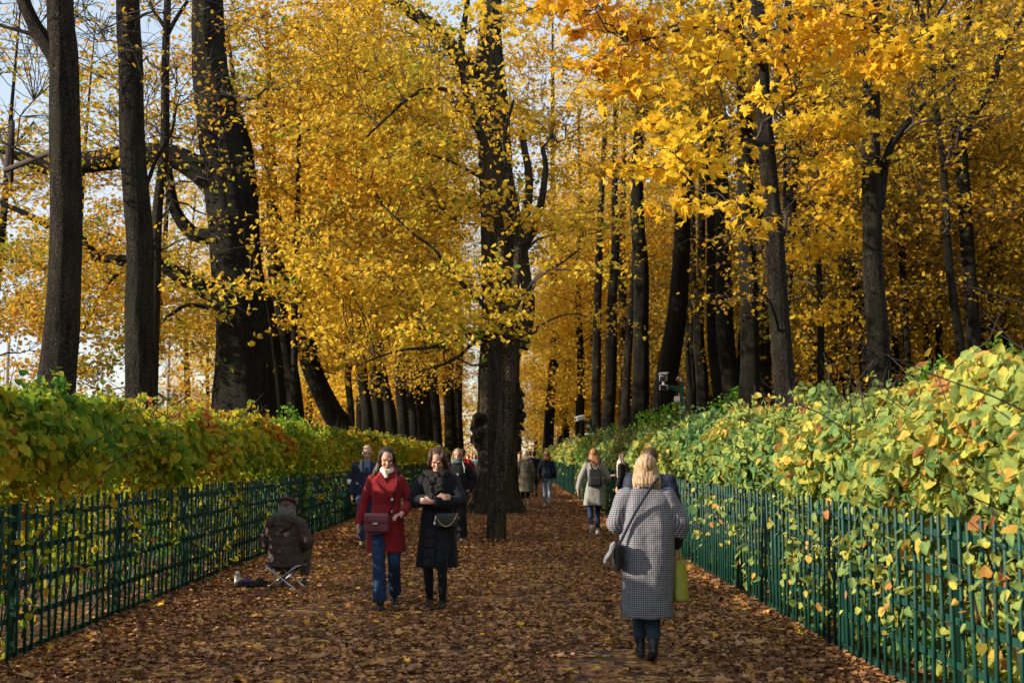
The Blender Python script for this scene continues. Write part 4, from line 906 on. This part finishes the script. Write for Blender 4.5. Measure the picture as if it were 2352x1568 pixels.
tree('old_linden', 'twin grey black trunk right of the massive linden, left stem', 'tree', [(642, 985, 34), (640, 900, 33), (628, 800, 34), (612, 700, 30), (590, 620, 26)], 33, top=14, seed=6, crown=[(-5, 34, 10.5, 3, 2.5, 3.8)], n2=45, k3=11, m=11, size=.10, sides=24)
tree('old_linden', 'twin grey black trunk right of the massive linden, right stem', 'tree', [(680, 990, 42), (672, 900, 42), (655, 800, 40), (640, 700, 36), (630, 600, 32), (625, 450, 26)], 34.5, top=15, seed=7, crown=[(-4, 36, 11.5, 3.6, 2.5, 5), (-4.5, 36, 6, 2, 2, 1.6, .7)], n2=80, k3=12, m=11, size=.10, sides=24)
tree('leaning_linden', 'trunk leaning steeply to the left out of the hedge', 'tree', [(795, 1000, 56), (765, 950, 50), (735, 890, 46), (712, 830, 46), (700, 760, 46), (685, 690, 38), (660, 630, 28)], 37, top=13, seed=8,
     limbs=[dict(p=[(740, 880, 20), (700, 820, 16), (690, 740, 14)]), dict(p=[(800, 995, 14), (830, 1000, 10), (870, 1010, 8)])], crown=[(-4.8, 38, 11.5, 3.8, 2.5, 5), (-5.8, 38, 6, 2.6, 2, 1.8, .8)], n2=88, k3=12, m=11, size=.105, sides=26)
tree('young_linden', 'thin pale brown trunk rising through yellow leaves left of centre', 'tree', [(676, 840, 15), (676, 740, 15), (680, 600, 14), (684, 450, 12)], 31.5, top=12, seed=9, crown=[(-5.2, 31.5, 7.6, 1.6, 1.6, 2.6)], n2=18, k3=10, m=12, size=.10, sides=12, bark=BARK_P, flare=.1)
# the far left row
frow = [(807, 985, 15, 45, 800), (845, 1000, 25, 48, 830), (870, 1005, 28, 52, 862), (897, 1005, 30, 56, 868), (927, 1010, 26, 60, 918), (950, 1012, 18, 64, 932), (962, 1012, 30, 68, 955), (985, 1015, 20, 73, 972), (1003, 1018, 24, 78, 995), (1036, 1020, 26, 84, 1030), (1055, 1022, 18, 92, 1058)]
fl = ['slim brown', 'straight mossy', 'straight grey black', 'left leaning broad', 'short dark', 'thin leaning', 'ribbed broad', 'narrow', 'bulging', 'forked', 'last small']
for i, (px, py, w_, Y, tx) in enumerate(frow):
    c = W(tx, 700, Y)
    tree('linden_tree', f'{fl[i]} trunk in the far row above the left hedge' + (' by the burl' if i > 8 else ''), 'tree', [(px, py, w_ * 1.15), (px - 2, py - 60, w_), ((px + tx) / 2 - 4, 880, w_), (tx, 780, w_ * .85), (tx - 6, 600, w_ * .7)], Y, top=23, seed=20 + i,
         crown=[(c[0] + (.8 if i % 2 else -1.2), Y, 12 + .06 * (Y - 45), 3.6, 3, 8.5)], n2=84, k3=11, m=9, size=.125, kind='quad', sides=16, group='trunks of the far left row', zmin=3.3 + .02 * (Y - 40), step=.5, spray=(1, 1, .3), lsp=(.28, .28, .1), tb=.5 + .08 * math.sin(i * 2.1))

# centre pair
fc = W(1160, 700, 22)
tree('young_linden', 'slim dark trunk standing in the path in front of the big trunk', 'tree', [(1139, 1246, 43), (1143, 1150, 41), (1155, 1045, 38), (1166, 900, 34), (1166, 780, 32), (1158, 680, 28), (1150, 560, 25), (1136, 440, 23), (1112, 330, 22), (1084, 262, 20), (1066, 180, 19), (1060, 100, 16), (1075, 0, 12)], 22, top=11.5, seed=51, bark=BARK_B, sides=34, flare=.10, ridge=.03,
     limbs=[dict(p=[(1175, 740, 24), (1186, 640, 20), (1190, 520, 17), (1176, 420, 14), (1160, 330, 10), (1180, 230, 7)]), dict(p=[(1150, 745, 16), (1110, 700, 12), (1050, 640, 10), (1000, 575, 8), (950, 540, 6), (880, 470, 4)]),
            dict(p=[(1088, 262, 14), (1040, 215, 11), (980, 205, 9), (920, 240, 8), (870, 290, 6), (815, 340, 4)]), dict(p=[(1136, 430, 11), (1090, 400, 8), (1030, 370, 6), (960, 345, 4)]), dict(p=[(1150, 760, 14), (1080, 770, 10), (1000, 800, 8), (900, 810, 5), (800, 850, 3.5)]),
            dict(p=[(1165, 760, 12), (1100, 780, 9), (1040, 830, 7), (960, 860, 4.5)]), dict(p=[(1175, 720, 12), (1230, 640, 8), (1290, 600, 6), (1340, 560, 4)])],
     crown=[(fc[0] - 2.2, 21.8, 4.4, 2.5, 1.8, 1.2, 1.3), (fc[0] - 2.5, 21.8, 7.4, 2.3, 1.8, 2.4), (fc[0] - .8, 23.5, 8.8, 2.4, 1.6, 2.0, .25), (fc[0] + 1.6, 22, 5.6, 1.3, 1.6, 1.5, .5)], n2=80, k3=12, m=11, size=.086, mat=LINDEN, twr=.006, spray=(.75, .7, .20), lsp=(.13, .13, .05), tb=.42, zmin=3.0)
bc = W(1145, 800, 33)
tree('old_linden', 'huge gnarled old linden with burls standing on the path', 'tree', [(1138, 1182, 110), (1139, 1120, 96), (1142, 1045, 90), (1144, 940, 88), (1147, 850, 88), (1150, 760, 84), (1150, 680, 78), (1142, 500, 76), (1134, 300, 76), (1128, 180, 72), (1126, 80, 56), (1130, 0, 48)], 33, top=19, seed=52, bark=BARK_B, sides=72, ridge=.055, flare=.42,
     burls=[(W(1103, 990, 32.6)[0], 32.75, W(1095, 995, 32.6)[2], .32, .6), (W(1188, 960, 32.9)[0], 33.0, W(1196, 945, 32.9)[2], .27, 1.2), (W(1180, 790, 32.9)[0], 33.0, W(1190, 770, 32.9)[2], .27, .8), (W(1120, 770, 32.6)[0], 32.7, W(1120, 765, 32.6)[2], .28, .3)],
     limbs=[dict(p=[(1100, 190, 40), (1040, 110, 34), (980, 50, 32), (900, 0, 26), (800, -60, 18), (740, -120, 10)]), dict(p=[(1195, 800, 40), (1215, 700, 30), (1200, 560, 26), (1215, 430, 20), (1200, 300, 14)]), dict(p=[(1160, 620, 30), (1225, 520, 20), (1250, 400, 14), (1240, 330, 10)])],
     crown=[(bc[0] - 3.4, 33.5, 10.0, 3.4, 3, 5.4), (bc[0] + .5, 36.5, 12, 3.6, 2, 5.0, .9), (bc[0] - 3.0, 32.5, 5.8, 3.0, 2.4, 1.8, 1.2), (bc[0] + 2.2, 34, 6.6, 1.8, 2, 2.6, .35)], n2=205, k3=12, m=10, size=.092, mat=LINDEN, tb=.45, zmin=3.6)

# right-hand trees behind the hedge: (label, trunk, Y, crown rx, n2)
rt = [
 ('dark trunk growing at the far end of the right fence, leaning right', [(1258, 1050, 26), (1262, 960, 24), (1270, 860, 22), (1276, 760, 18), (1270, 600, 15)], 85, 3.6, 50),
 ('thin straight trunk just past the fence gap, leftmost of the tall right group', [(1368, 1005, 23), (1370, 850, 21), (1374, 650, 18), (1380, 480, 15), (1388, 330, 12)], 62, 2.2, 26),
 ('wavy grey trunk second of the tall right group', [(1394, 1000, 30), (1402, 900, 26), (1404, 800, 28), (1406, 690, 22), (1414, 560, 20), (1412, 430, 15)], 58, 2.2, 26),
 ('narrow curved trunk left of the straight black one', [(1436, 1010, 22), (1438, 900, 20), (1446, 760, 18), (1456, 620, 14), (1462, 480, 10)], 54, 1.8, 18),
 ('tall straight black trunk left of the surveillance cameras', [(1466, 1010, 44), (1472, 900, 37), (1472, 760, 35), (1473, 620, 35), (1464, 500, 33), (1466, 350, 27), (1474, 200, 22), (1478, 60, 18)], 44, 2.4, 30),
 ('thick grey trunk leaning right behind the surveillance cameras', [(1522, 945, 54), (1534, 850, 52), (1552, 740, 48), (1564, 600, 40), (1570, 460, 34), (1584, 300, 30), (1600, 120, 26)], 41, 2.6, 34),
 ('slim trunk directly right of the camera post', [(1590, 985, 26), (1590, 900, 25), (1586, 760, 22), (1590, 640, 18)], 46, 2.0, 18),
 ('brown trunk second to the right of the camera post', [(1616, 960, 30), (1612, 860, 29), (1604, 760, 26), (1610, 620, 20), (1612, 450, 16)], 43, 2.0, 18),
 ('slender bent trunk in front of the broad furrowed one', [(1650, 975, 26), (1648, 900, 24), (1636, 800, 22), (1632, 680, 20), (1632, 500, 18), (1625, 300, 14), (1615, 130, 11)], 35, 2.0, 20),
 ('broad deeply furrowed trunk in the middle of the right group', [(1680, 905, 46), (1668, 800, 42), (1660, 620, 38), (1658, 480, 36), (1650, 320, 32), (1640, 130, 28)], 38, 2.6, 34),
 ('straight dark trunk left of the maple', [(1720, 955, 50), (1722, 850, 44), (1720, 700, 42), (1716, 540, 42), (1712, 400, 38), (1710, 240, 34), (1695, 80, 30), (1690, 0, 28)], 30, 2.2, 26),
 ('black trunk half hidden behind the maple', [(1756, 900, 34), (1752, 780, 32), (1745, 640, 28), (1738, 420, 24), (1734, 220, 22)], 40, 2.2, 20),
 ('dark trunk forking away to the right behind the maple', [(1800, 760, 26), (1806, 640, 30), (1812, 500, 32), (1820, 380, 28), (1834, 250, 24), (1838, 120, 20), (1850, 0, 16)], 29, 2.4, 30),
]
for i, (lab, tr_, Y, rx, n2) in enumerate(rt):
    c = W(tr_[-1][0], 400, Y)
    tree('forest_tree', lab, 'tree', tr_, Y, top=max(15, Y * .42), seed=60 + i, bark=BARK_P if i % 2 else BARK, sides=24, flare=.2, group='tall trunks behind the right hedge',
         crown=[(c[0], Y, 2.6 + Y * .30, rx * 1.15, rx, 2.4 + Y * .045)], n2=n2, k3=11, m=9, size=.11, kind='quad' if Y > 40 else 'heart', mat=LINDEN if i < 6 else OCHRE, zmin=3.2, tb=.5, step=.3)
nb_ = W(2000, 300, 22)
tree('forest_tree', 'isolated thick trunk right of the maple with knots and bare lower bole', 'tree', [(2024, 960, 52), (2020, 860, 50), (2016, 760, 50), (2006, 640, 46), (2004, 500, 44), (2000, 350, 42), (2000, 180, 40), (1998, 0, 34)], 22.5, top=15, seed=80, bark=BARK_P, sides=40,
     limbs=[dict(p=[(2018, 480, 26), (2030, 380, 22), (2050, 320, 18), (2090, 270, 14), (2120, 240, 9)]), dict(p=[(2010, 180, 12), (2060, 130, 9), (2130, 60, 7), (2170, 0, 6)])],
     crown=[(nb_[0] + .8, 23, 8.8, 2.6, 2.2, 2.0)], n2=26, k3=10, m=8, size=.09, mat=OCHRE, tb=.5)
tree('forked_linden', 'crooked tree near the right edge splitting into two arching limbs', 'tree', [(2244, 880, 34), (2236, 760, 33), (2226, 620, 32), (2216, 480, 32), (2206, 360, 32), (2196, 270, 26), (2182, 180, 20), (2150, 90, 16), (2110, 20, 12)], 29, top=14, seed=81, bark=BARK, sides=26,
     limbs=[dict(p=[(2212, 320, 26), (2240, 260, 22), (2275, 210, 18), (2300, 130, 15), (2330, 70, 12), (2370, 10, 9)]), dict(p=[(2185, 200, 12), (2195, 120, 9), (2180, 40, 7)])],
     crown=[(W(2200, 300, 29)[0], 29.5, 8.5, 3.0, 2.5, 3.0), (W(2250, 600, 29)[0], 30, 4.4, 2.0, 2, 1.4, .6)], n2=44, k3=11, m=8, size=.09, mat=OCHRE, tb=.5)
tree('forest_tree', 'thin pale brown trunk between the isolated thick trunk and the forked tree', 'tree', [(2158, 900, 16), (2156, 760, 15), (2152, 620, 14), (2145, 520, 12), (2135, 380, 9)], 36, top=13, seed=82, bark=BARK_P, sides=14, crown=[(W(2140, 450, 36)[0], 36, 8.5, 2.6, 2.5, 3.2)], n2=40, k3=10, m=9, size=.11, kind='quad', mat=OCHRE)
tree('forest_tree', 'dark snag leaning left under golden leaves behind the isolated trunk', 'tree', [(1990, 930, 22), (1985, 820, 26), (1976, 720, 30), (1962, 640, 30), (1945, 580, 22)], 33, top=10, seed=83, sides=18, limbs=[dict(p=[(1980, 890, 24), (1930, 860, 18), (1880, 800, 14), (1850, 745, 11)])], crown=[(W(1920, 600, 33)[0], 33.5, 6.2, 2.6, 2, 2.4)], n2=50, k3=10, m=9, size=.10, mat=OCHRE, tb=.3)

# the maple: trunk behind the hedge, limbs reaching toward the path and the camera
def WL(px, py, Y, r_): p = W(px, py, Y); return (p[0], p[1], p[2], r_)
MB0 = [W(1812, 960, 20.5), W(1803, 900, 20.5), W(1796, 800, 20.5), W(1788, 700, 20.5), W(1780, 560, 20.5), W(1768, 420, 20.5), W(1758, 300, 20.5), W(1748, 150, 20.5), W(1738, 0, 20.5)]
tk = [(MB0[0][0] + .05, 20.5, -.03, .24), (MB0[0][0], 20.5, MB0[0][2], .20)] + [(p[0], p[1], p[2], r_) for p, r_ in zip(MB0[1:], (.185, .17, .165, .16, .15, .14, .13, .12))] + [(4.2, 20.5, 12.5, .06)]
clus = []
def cl(px, py, Y, rx, ry, rz_, wt=1.0): p = W(px, py, Y); clus.append((p[0], p[1], p[2], rx, ry, rz_, wt))
cl(1640, 470, 13.5, .62, .5, .20, 5); cl(1740, 505, 14.5, .40, .5, .16, 3); cl(1560, 480, 13.5, .28, .4, .14, 3); cl(1520, 380, 14.5, .50, .6, .26, 4); cl(1620, 300, 15, .8, .7, .5, 3.5); cl(1500, 180, 15.5, 1.1, .8, .5, 1.8); cl(1350, 60, 16, 1.1, 1, .45, .9)
cl(1600, 60, 16, 1.3, 1, .7, .9); cl(1800, 120, 17, 1.2, 1, .8, .9); cl(1950, 70, 16, 1.2, 1, .5, 1.3); cl(2070, 130, 15.5, .7, .8, .35, 2.6); cl(1860, 300, 21, 1.0, 1, .9, 1.3); cl(1720, 690, 15.5, .16, .25, .05, 26); cl(1900, 420, 23, 1.4, 1, 1.0, .9); cl(1870, 560, 24, 1.2, 1, .5, .9); cl(1870, 720, 25, .8, .8, .4, 1.2)
tree('maple_tree', 'maple with bright golden lobed leaves overhanging the path from the right', 'tree', tk, None, loc=True, seed=90, bark=BARK_P, sides=40, flare=.2, ridge=.025,
     limbs=[dict(p=[WL(1775, 235, 20.5, .09), WL(1800, 170, 20.3, .08), WL(1808, 60, 20, .07), WL(1815, -40, 20, .05)]), dict(p=[WL(1775, 330, 20.5, .06), WL(1740, 330, 18, .05), WL(1690, 330, 16, .035), WL(1600, 380, 14.5, .02), WL(1560, 440, 13.6, .012)]),
            dict(p=[WL(1755, 160, 20.5, .06), WL(1700, 80, 18, .045), WL(1600, 60, 16.5, .03), WL(1450, 100, 15.5, .015)]), dict(p=[WL(1788, 760, 20.5, .03), WL(1765, 700, 18, .018), WL(1730, 672, 15.8, .010)]), dict(p=[WL(1810, 40, 20, .05), WL(1880, 20, 18, .04), WL(1960, 40, 16.5, .025), WL(2060, 90, 15.7, .012)])],
     crown=clus, n2=98, k3=8, m=5, size=.132, kind='maple', mat=MAPLE, spray=(.30, .30, .08), lsp=(.12, .12, .045), tb=.45)

# ------------------------------------------------------------ the wood behind: template trees, then copies
protos = []
for i, (mt, hgt) in enumerate(((LINDEN, 22), (OCHRE, 21), (LINDEN, 20), (OCHRE, 20))):
    rg = random.Random(200 + i); x = 0; pts = []
    for z in (0, 1, 3, 6, 10, 15, hgt): pts.append((x, 0, z - .03, .26 * (1 - z / (hgt * 1.12)) + .02)); x += rg.uniform(-.35, .35)
    Yp = 70 + i * 6; Xp = (-14, 16, -22, 24)[i]
    pts = [(a + Xp, b + Yp, c, d) for a, b, c, d in pts]
    protos.append(tree('forest_tree', ['tall golden tree in the wood behind the left hedge', 'ochre tree deep in the wood to the right', 'broad golden tree beyond the left row', 'russet tree deep in the wood at the right'][i], 'tree', pts, None, loc=True, seed=200 + i, sides=12, flare=.2, step=.6,
        crown=[(Xp, Yp, 12, 3.5, 3.5, 8.5), (Xp + .8, Yp, 4.6, 3.0, 3.0, 1.5, .6 if i % 2 == 0 else .5)], n2=125 if i % 2 == 0 else 92, k3=11, m=8 if i % 2 else 8, size=.15 if i % 2 else .165, kind='quad', mat=mt, spray=(1, 1, .35), lsp=(.3, .3, .12), twr=.008, zmin=2.2, tb=.5, group='trees of the wood'))
rg = np.random.default_rng(77); placed = []
def scatter(n, xr, yr, ids, side, mind=3.0):
    k = 0; tries = 0
    while k < n and tries < 4000:
        tries += 1; x, y = rg.uniform(*xr), rg.uniform(*yr)
        if any((x - a) ** 2 + (y - b) ** 2 < mind ** 2 for a, b in placed): continue
        placed.append((x, y)); i = int(rg.choice(ids)); s = rg.uniform(.8, 1.25)
        lab, gr = (('golden leaved tree in the wood beyond the left hedge', 'trees of the left wood') if side < 0 else ('out of frame ochre tree added behind the right hedge to block sky light', 'trees of the right wood')) if y < 90 else ('far tree of the wood closing the view', 'far trees of the wood')
        copy_tree(protos[i], (x, y, 0), rg.uniform(0, 6.28), s, lab, gr); k += 1
scatter(32, (8.5, 24), (30, 80), [1, 3, 0, 2], 1, 2.6)
scatter(44, (16, 48), (46, 115), [1, 3], 1, 3.0)
scatter(14, (5.5, 14), (70, 120), [0, 2, 1], 1)
scatter(12, (4.6, 7.4), (64, 118), [0, 2], 1, 3.5)
scatter(12, (-16, -7), (60, 120), [0, 2], -1)
scatter(3, (-26, -12), (78, 130), [0, 2], -1)
scatter(26, (-24, 26), (122, 175), [0, 2, 0, 1], -1, 3.5)
for k_, (x, y) in enumerate(((9.5, 12), (11, 6), (10, 0), (12.5, -6), (9, -12), (15, 9), (16, 1), (15.5, -11))):  # wood continued out of frame, added to screen the left fence from sky light
    copy_tree(protos[1 + 2 * (k_ % 2)], (x + 1.5, y, 0), k_ * 1.3, 1.0, 'out of frame ochre tree added behind the right hedge to block sky light', 'trees of the right wood')
nw = 60000; P = np.column_stack([rg.uniform(-34, 70, nw), rg.uniform(120, 190, nw), rg.random(nw) ** 1.1 * 9]); P = P[(lump(P, 4, 3) > -.25)]
tag(link('woodland', leaves('woodland', P, .42 * (.6 + .7 * rg.random(len(P))), .5 + .2 * lump(P, 6, 4) + rg.normal(size=len(P)) * .15, 'quad', rg=rg), LINDEN), 'golden undergrowth of the far wood at the end of the path', 'woodland', kind='stuff')

# slender bare stems standing in the right-hand wood
sp = []
for i in range(3):
    r0 = random.Random(400 + i); x = 0; pts = []
    for z in (0, 1, 3, 5, 7, 9.5, 13): pts.append((14 + i * 3 + x, 34 + i * 5, z - .03, .10 * (1 - z / 15) + .012)); x += r0.uniform(-.3, .3)
    sp.append(tree('young_tree', 'slender dark stem standing in the shade of the right-hand wood', 'tree', pts, None, loc=True, seed=400 + i, sides=9, flare=.1, step=.6, crown=[(pts[4][0], 34 + i * 5, 8, 1.6, 1.6, 3.6)], n2=26, k3=8, m=5, size=.13, kind='quad', mat=OCHRE, group='slender stems of the right wood'))
for k_ in range(70):
    y = rg.uniform(27, 75); x = rg.uniform(6.5, .43 * y)
    copy_tree(sp[k_ % 3], (x, y, 0), rg.uniform(0, 6.28), rg.uniform(.75, 1.2), 'slender dark stem standing in the shade of the right-hand wood', 'slender stems of the right wood')

# left edge: a loose golden tree whose outer boughs fill the view under the sky
for i, (px, py, Y, n2, rx, lab) in enumerate(((60, 640, 34, 44, 3.2, 'loose golden tree seen past the leftmost trunk'), (230, 620, 38, 38, 2.8, 'loose golden tree seen between the first two trunks'), (420, 700, 42, 46, 2.6, 'loose golden tree between the sapling and the massive linden'), (30, 250, 30, 10, 2.6, 'thin crowned tree with sparse leaves at the left edge'))):
    c = W(px, py, Y)
    tree('linden_tree', lab, 'tree', [(c[0] - 1.5, Y, -.03, .22), (c[0] - 1.3, Y, 3, .18), (c[0] - .8, Y, 7, .12), (c[0] - .6, Y, 12, .05), (c[0] - .4, Y, 16, .012)], None, loc=True, seed=300 + i, sides=16, step=.4,
         crown=[(c[0], Y, max(3.6, c[2]), rx, 2.4, 2.6), (c[0], Y, 9.5, rx, 2.4, 2.6, .35)], n2=n2 + 8, k3=11, m=8 if i < 3 else 4, size=.105, mat=LINDEN_G, tb=.55, zmin=2.4)

# ------------------------------------------------------------ surveillance posts
CAMG = plain('pale_grey_paint', (.24, .235, .225), .5)
def post_with_cameras(label, px, ytop, Y, kind):
    c = W(px, ytop, Y); H = c[2]; root = empty('camera_post', (c[0], Y, 0), label, 'camera post')
    m = MB(); m.box((0, 0, H / 2), (.085, .085, H)); m.box((0, 0, H - .0), (.095, .095, .012)); m.build('post', GREEN, root, False)
    m = MB(); m.box((-.25, 0, H - .10), (.42, .05, .035)); m.add([(-.04, -.012, H - .12), (-.04, -.012, H - .26), (-.40, -.012, H - .12), (-.04, .012, H - .12), (-.04, .012, H - .26), (-.40, .012, H - .12)], [(0, 1, 2), (5, 4, 3), (0, 3, 4, 1), (1, 4, 5, 2), (0, 2, 5, 3)]); m.build('arm', GREEN, root, False)
    yaw = R(-14)
    if kind == 0:
        for nm, z, d in (('camera_housing', H + .12, (.20, .42, .19)), ('floodlight', H - .13, (.235, .16, .145))):
            b = rounded((0, 0, 0), (d[0] * .9, d[1] * .9, d[2] * .9), .012, name=nm); o = link(nm, b, CAMG, root); o.location = (-.47, -.10, z); o.rotation_euler = (R(8), 0, yaw)
            g = MB(); g.box((0, -d[1] * .45 - .004, -.015 if nm == 'camera_housing' else 0), (d[0] * .66, .010, d[2] * .58 if nm == 'camera_housing' else d[2] * .75)); g.build('window', plain('dark_glass', (.012, .012, .016), .1), o, False)
            if nm == 'camera_housing': v = MB(); v.box((0, -.03, d[2] / 2 + .014), (d[0] + .03, d[1] + .08, .012)); v.build('sun_shield', CAMG, o, False)
        m = MB(); m.box((-.47, -.02, H - .01), (.05, .05, .10)); m.build('bracket', WHITE, root, False)
        m = MB(); m.box((-.125, -.02, H - .42), (.13, .08, .15)); m.box((-.10, -.064, H - .42), (.06, .01, .09)); m.build('junction_box', CAMG, root, False)
        m = MB(); m.tube([(-.02, 0, H), (-.03, 0, H + .10), (-.10, 0, H + .14), (-.14, 0, H + .06)], .014, 8); m.build('cable', WHITE, root)
    else:
        b = rounded((0, 0, 0), (.22, .42, .18), .012, name='camera_housing'); o = link('camera_housing', b, WHITE, root); o.location = (-.46, -.1, H + .04); o.rotation_euler = (R(12), 0, R(-60))
        g = MB(); g.box((0, -.213, -.01), (.15, .01, .10)); g.build('window', plain('dark_glass', (.012, .012, .016), .1), o, False)
        m = MB(); m.box((-.07, -.05, H - .62), (.34, .14, .07)); m.build('lamp', WHITE, root, False)
        m = MB(); m.box((-.10, -.03, H - .26), (.10, .07, .12)); m.build('junction_box', CAMG, root, False)
post_with_cameras('green post with two white surveillance boxes rising above the near right hedge', 1566, 878, 30.0, 0)
post_with_cameras('smaller distant green post with white camera and lamp above the hedge', 1357, 962, 50.0, 1)

# ------------------------------------------------------------ beyond the left trees
CONC = plain('grey_concrete', (.32, .31, .29), .8)
for px, yt, Y, lab in ((20, 770, 80, 'grey lamp post at the far left edge'), (388, 770, 80, 'grey lamp post in front of the distant pale building')):
    c = W(px, yt, Y); root = empty('lamp_post', (c[0], Y, 0), lab, 'lamp post'); m = MB(); m.tube([(0, 0, 0), (0, 0, 3), (0, 0, c[2])], [.20, .16, .12], 12); m.build('pole', CONC, root)
    m = MB(); m.tube([(0, 0, c[2]), (0, 0, c[2] + .6), (.5, 0, c[2] + 1.2), (1.4, 0, c[2] + 1.35)], .06, 8); m.build('arm', CONC, root); m = MB(); m.ell((1.6, 0, c[2] + 1.32), (.4, .16, .10)); m.build('lamp_head', CONC, root)
bx0, bx1 = W(300, 900, 160)[0], W(445, 900, 160)[0]; root = empty('building', ((bx0 + bx1) / 2, 160, 0), 'distant pale blue grey building with low metal roof seen between trunks', 'building')
wl = (bx1 - bx0); m = MB(); m.box((0, 6, 3.9), (wl, 12, 7.8)); m.build('wall', plain('pale_plaster', (.50, .53, .56), .8), root, False)
m = MB(); m.box((0, 6, 8.0), (wl + 1, 13, .4)); m.add([(-wl / 2, 0, 8.2), (wl / 2, 0, 8.2), (wl / 2, 12, 8.2), (-wl / 2, 12, 8.2), (-wl / 2 + 1, 5, 11.0), (wl / 2 - 1, 5, 11.0)], [(0, 1, 5, 4), (2, 3, 4, 5), (1, 2, 5), (3, 0, 4)]); m.build('roof', plain('zinc_roof', (.30, .34, .38), .5), root, False)
GL = plain('window_glass', (.10, .13, .16), .15)
for k in range(6):
    for z in (2.2, 5.6):
        x = -wl / 2 + wl * (k + .5) / 6; m = MB(); m.box((x, -.02, z), (wl / 13, .10, 1.7)); w_ = m.build('window', WHITE, root, False); g = MB(); g.box((x, -.08, z), (wl / 15, .04, 1.5)); g.build('pane', GL, w_, False)

# ------------------------------------------------------------ fallen leaves
rg = np.random.default_rng(500)
def litter(n, y0, y1, sz, kind, edge=.25, pw=-.55):
    g = pw + 1; t = rg.random(n); y = (y0 ** g + t * (y1 ** g - y0 ** g)) ** (1 / g)
    x = rg.uniform(PATH_L - .1, PATH_R + .1, n); e = rg.random(n) < edge; side = rg.random(n) < .5
    x = np.where(e, np.where(side, PATH_L - .1 + np.abs(rg.normal(size=n)) * .55, PATH_R + .1 - np.abs(rg.normal(size=n)) * .50), x)
    P = np.column_stack([x, y, np.zeros(n)]); keep = (lump(P, .55, 9) * .7 + lump(P, 2.2, 8) * .6 + rg.normal(size=n) * .45 > -.40) | e; P = P[keep]; n = len(P)
    ed = np.minimum(np.abs(P[:, 0] - PATH_L), np.abs(P[:, 0] - PATH_R)); P[:, 2] = .018 + rg.random(n) * (.022 + .05 * np.exp(-ed / .35))
    return leaves('fallen_leaves', P, sz * (.55 + .8 * rg.random(n)), .48 + .10 * lump(P, 1.6, 7) + rg.normal(size=n) * .26 + (.2 if kind == 'maple' else 0), kind, flat=2.6, droop=0, rg=rg, curl=1.3), n
for n, a, b, sz, kind in ((38000, 6.5, 34, .054, 'star'), (115000, 6.5, 34, .041, 'heart'), (3500, 6.5, 30, .10, 'maple'), (36000, 30, 90, .085, 'quad')):
    me, _ = litter(n, a, b, sz, kind); tag(link('fallen_leaves', me, LITTER), 'brown and orange fallen leaves strewn over the path', 'leaves', 'fallen leaves', kind='stuff')
for cx, cy_, r0, nn in ((W(1138, 1180, 33)[0], 33, .72, 1500), (W(1139, 1246, 22)[0], 22, .24, 500)):
    a_ = rg.random(nn) * 2 * PI; d_ = r0 + np.abs(rg.normal(size=nn)) * .22; P = np.column_stack([cx + d_ * np.cos(a_), cy_ + d_ * np.sin(a_), .02 + rg.random(nn) * .10 * np.exp(-(d_ - r0) / .15)])
    tag(link('fallen_leaves', leaves('fallen_leaves', P, .055 * (.6 + .7 * rg.random(nn)), .5 + rg.normal(size=nn) * .25, 'heart', flat=1.6, droop=0, rg=rg), LITTER), 'brown and orange fallen leaves strewn over the path', 'leaves', 'fallen leaves', kind='stuff')
n = 16000; P = np.column_stack([np.where(rg.random(n) < .5, rg.uniform(-9, PATH_L - .2, n), rg.uniform(PATH_R + .2, 9, n)), rg.uniform(3, 45, n), rg.uniform(-.03, .0, n)])
tag(link('fallen_leaves', leaves('fallen_leaves', P, .10 * (.6 + .6 * rg.random(n)), .45 + rg.normal(size=n) * .2, 'quad', flat=1.9, droop=0, rg=rg), LITTER), 'brown and yellow leaves fallen under and behind the hedges', 'leaves', 'fallen leaves', kind='stuff')
